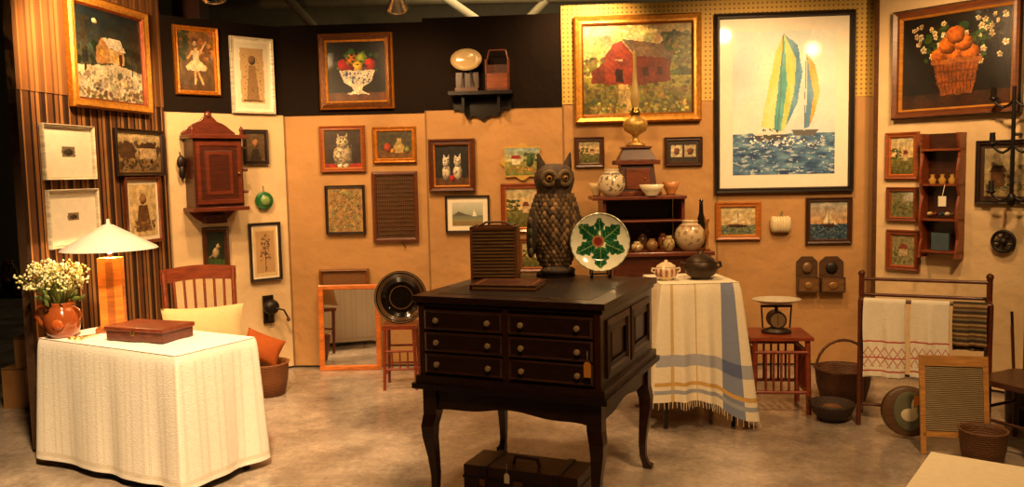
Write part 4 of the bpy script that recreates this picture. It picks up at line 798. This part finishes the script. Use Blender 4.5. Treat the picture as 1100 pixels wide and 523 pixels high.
for i in range(6):
    a=i*1.05; b.tube([(.05*cos(a),.05*sin(a),.05),(.09*cos(a),.09*sin(a),.62+.04*(i%3))],.009,[BRN,C(130,80,40),DK][i%3],'wood')
b.obj('umbrella_stand')
ca=Vector((1.30,2.56)); ax=Vector((.8,-.6)); TB=frame2(ca,ax); W2,D2=.7,.8
b=MB(TB@T(0,-D2)); drape(b,W2,D2,.75,.2,.01,.02,10,lambda s,t:C(240,224,190),topcol=C(246,232,200),seed=8,corner=.03)
for x in(.06,W2-.06):
    for y in(.06,D2-.06): b.cyl((x,y,0),(x,y,.74),.02,.02,BRN,'wood')
b.obj('cream_cloth_table')
def carton(name,x,y,w,d,h,c,z=0,r=0):
    b=MB(T(x,y,z)@rotm('Z',r)); b.bb(-w/2,w/2,-d/2,d/2,0,h,c,'paint'); b.bb(-.025,.025,-d/2-.001,d/2+.001,h,h+.002,C(180,140,80),'satin'); b.bb(-.025,.025,-d/2-.002,-d/2,h*.6,h,C(180,140,80),'satin'); b.bb(-w/2-.001,w/2+.001,-d/2-.002,d/2+.002,h-.012,h-.006,C(70,46,24)); b.obj(name)
carton('cardboard_box',-3.55,6.2,.4,.35,.3,C(150,106,60)); carton('cardboard_box',-3.5,6.2,.34,.3,.22,C(160,116,66),z=.303,r=10)
b=MB(T(-4.3,7.0)); b.bb(-.6,.6,-.3,.3,.72,.75,C(60,34,18),'wood')
for x in(-.55,.55):
    for y in(-.26,.26): b.cyl((x,y,0),(x,y,.72),.02,.02,DK,'wood')
b.obj('folding_table')
for i in range(4): vase('dark_jar',-4.7+.25*i,6.95,.752,scp(.07+.02*(i%2),.18+.04*(i%3)),[C(90,56,34),C(50,64,64),C(150,104,56),C(84,56,40)][i],C(40,28,20))
b=MB(T(-2.0,4.75)); b.bb(-.35,.1,-.12,.14,0,.2,C(30,70,76),'paint'); b.bb(-.365,.115,-.135,.155,.2,.225,C(24,60,66),'satin'); b.obj('storage_tote',bevel=.01)
# ---------------------------------------------------------------- lights
WARM=(1,.585,.25)
def spot(loc,target,e,size=80,col=WARM,blend=.8,rad=.06):
    l=bpy.data.lights.new('spot','SPOT'); l.energy=e; l.spot_size=radians(size); l.spot_blend=blend; l.color=col; l.shadow_soft_size=rad
    o=bpy.data.objects.new('spot_lamp',l); sc.collection.objects.link(o); o.location=loc; d=Vector(target)-Vector(loc); o.rotation_euler=d.to_track_quat('-Z','Y').to_euler(); return o
def fixture(loc,target,e,**k):
    loc=Vector(loc); d=(Vector(target)-loc).normalized(); b=MB()
    a=loc-d*.1; R=d.to_track_quat('Z','Y').to_matrix().to_4x4()
    b.lathe([(.001,-.1),(.03,-.1),(.035,-.06),(.05,.0),(.075,.05),(.078,.06),(.07,.055),(.045,.0),(.001,-.02)],a,C(230,220,200),'metal',24,R=R)
    b.ell(a+d*.02,(.03,.03,.03),(1,1,1),'bulb',12,8)
    b.tube([a-d*.05,a+Vector((0,0,.12)),Vector((a.x,a.y,5.0))],.008,C(60,54,46),'metal',6); b.obj('track_light')
    spot(loc+d*.02,target,e,**k)
f1=at_y(427,14,6.0); fixture(f1,(-.9,7.1,1.7),90,size=110)
f2=at_y(231,5,5.7); fixture(f2,(-2.2,6.8,1.4),110,size=110)
f3=at_y(100,-14,4.9); fixture(f3,(-2.75,5.7,2.3),150,size=120)
f4=at_y(640,-14,6.5); fixture(f4,(.62,6.95,2.6),80,size=125)
f5=at_y(850,-30,5.6); fixture(f5,(2.0,6.9,1.7),120,size=110)
f6=at_y(1030,-30,5.2); fixture(f6,(3.2,6.2,2.0),90,size=110)
spot(f4+Vector((0,-.1,.1)),(.60,6.95,2.85),85,size=40,blend=1,rad=.03)
g3=at_y(118,-10,5.3); spot((g3.x+.25,g3.y,3.1),(-2.82,5.5,2.95),50,size=50,blend=1,rad=.03)
spot((-1.0,2.2,4.2),(-1.95,4.7,.55),1750,size=42,rad=.2,col=(1,.64,.31))  # added spot without a fixture, brightens the white tablecloth
spot((1.9,2.4,4.2),(1.9,5.6,.6),520,size=70,rad=.2)
spot((-.3,4.4,4.0),(-.5,6.4,.3),280,size=95,rad=.15)
spot((.3,5.6,4.0),(.5,4.3,1.0),120,size=80,rad=.1)
spot((.2,.6,4.2),(.2,4.2,.7),260,size=65,rad=.3)  # added front fill from overhead, no fixture, reveals the cabinet
spot((2.0,2.9,4.0),(1.5,2.3,.75),260,size=40,rad=.15)  # extra spot with no lamp head, added to brighten the cream table
l=bpy.data.lights.new('lamp_bulb','POINT'); l.energy=30; l.color=(1,.6,.26); l.shadow_soft_size=.03; o=bpy.data.objects.new('lamp_bulb',l); sc.collection.objects.link(o); o.location=(lp.x,lp.y,lp.z+.455)
l=bpy.data.lights.new('hall_light','AREA'); l.energy=150; l.size=4; l.color=(1,.75,.42); o=bpy.data.objects.new('hall_light',l); sc.collection.objects.link(o); o.location=(1,10.5,4.5); o.rotation_euler=(radians(35),0,0)
w=bpy.data.worlds.new('world'); sc.world=w; w.use_nodes=True; w.node_tree.nodes['Background'].inputs[0].default_value=(1,.6,.3,1); w.node_tree.nodes['Background'].inputs[1].default_value=.04
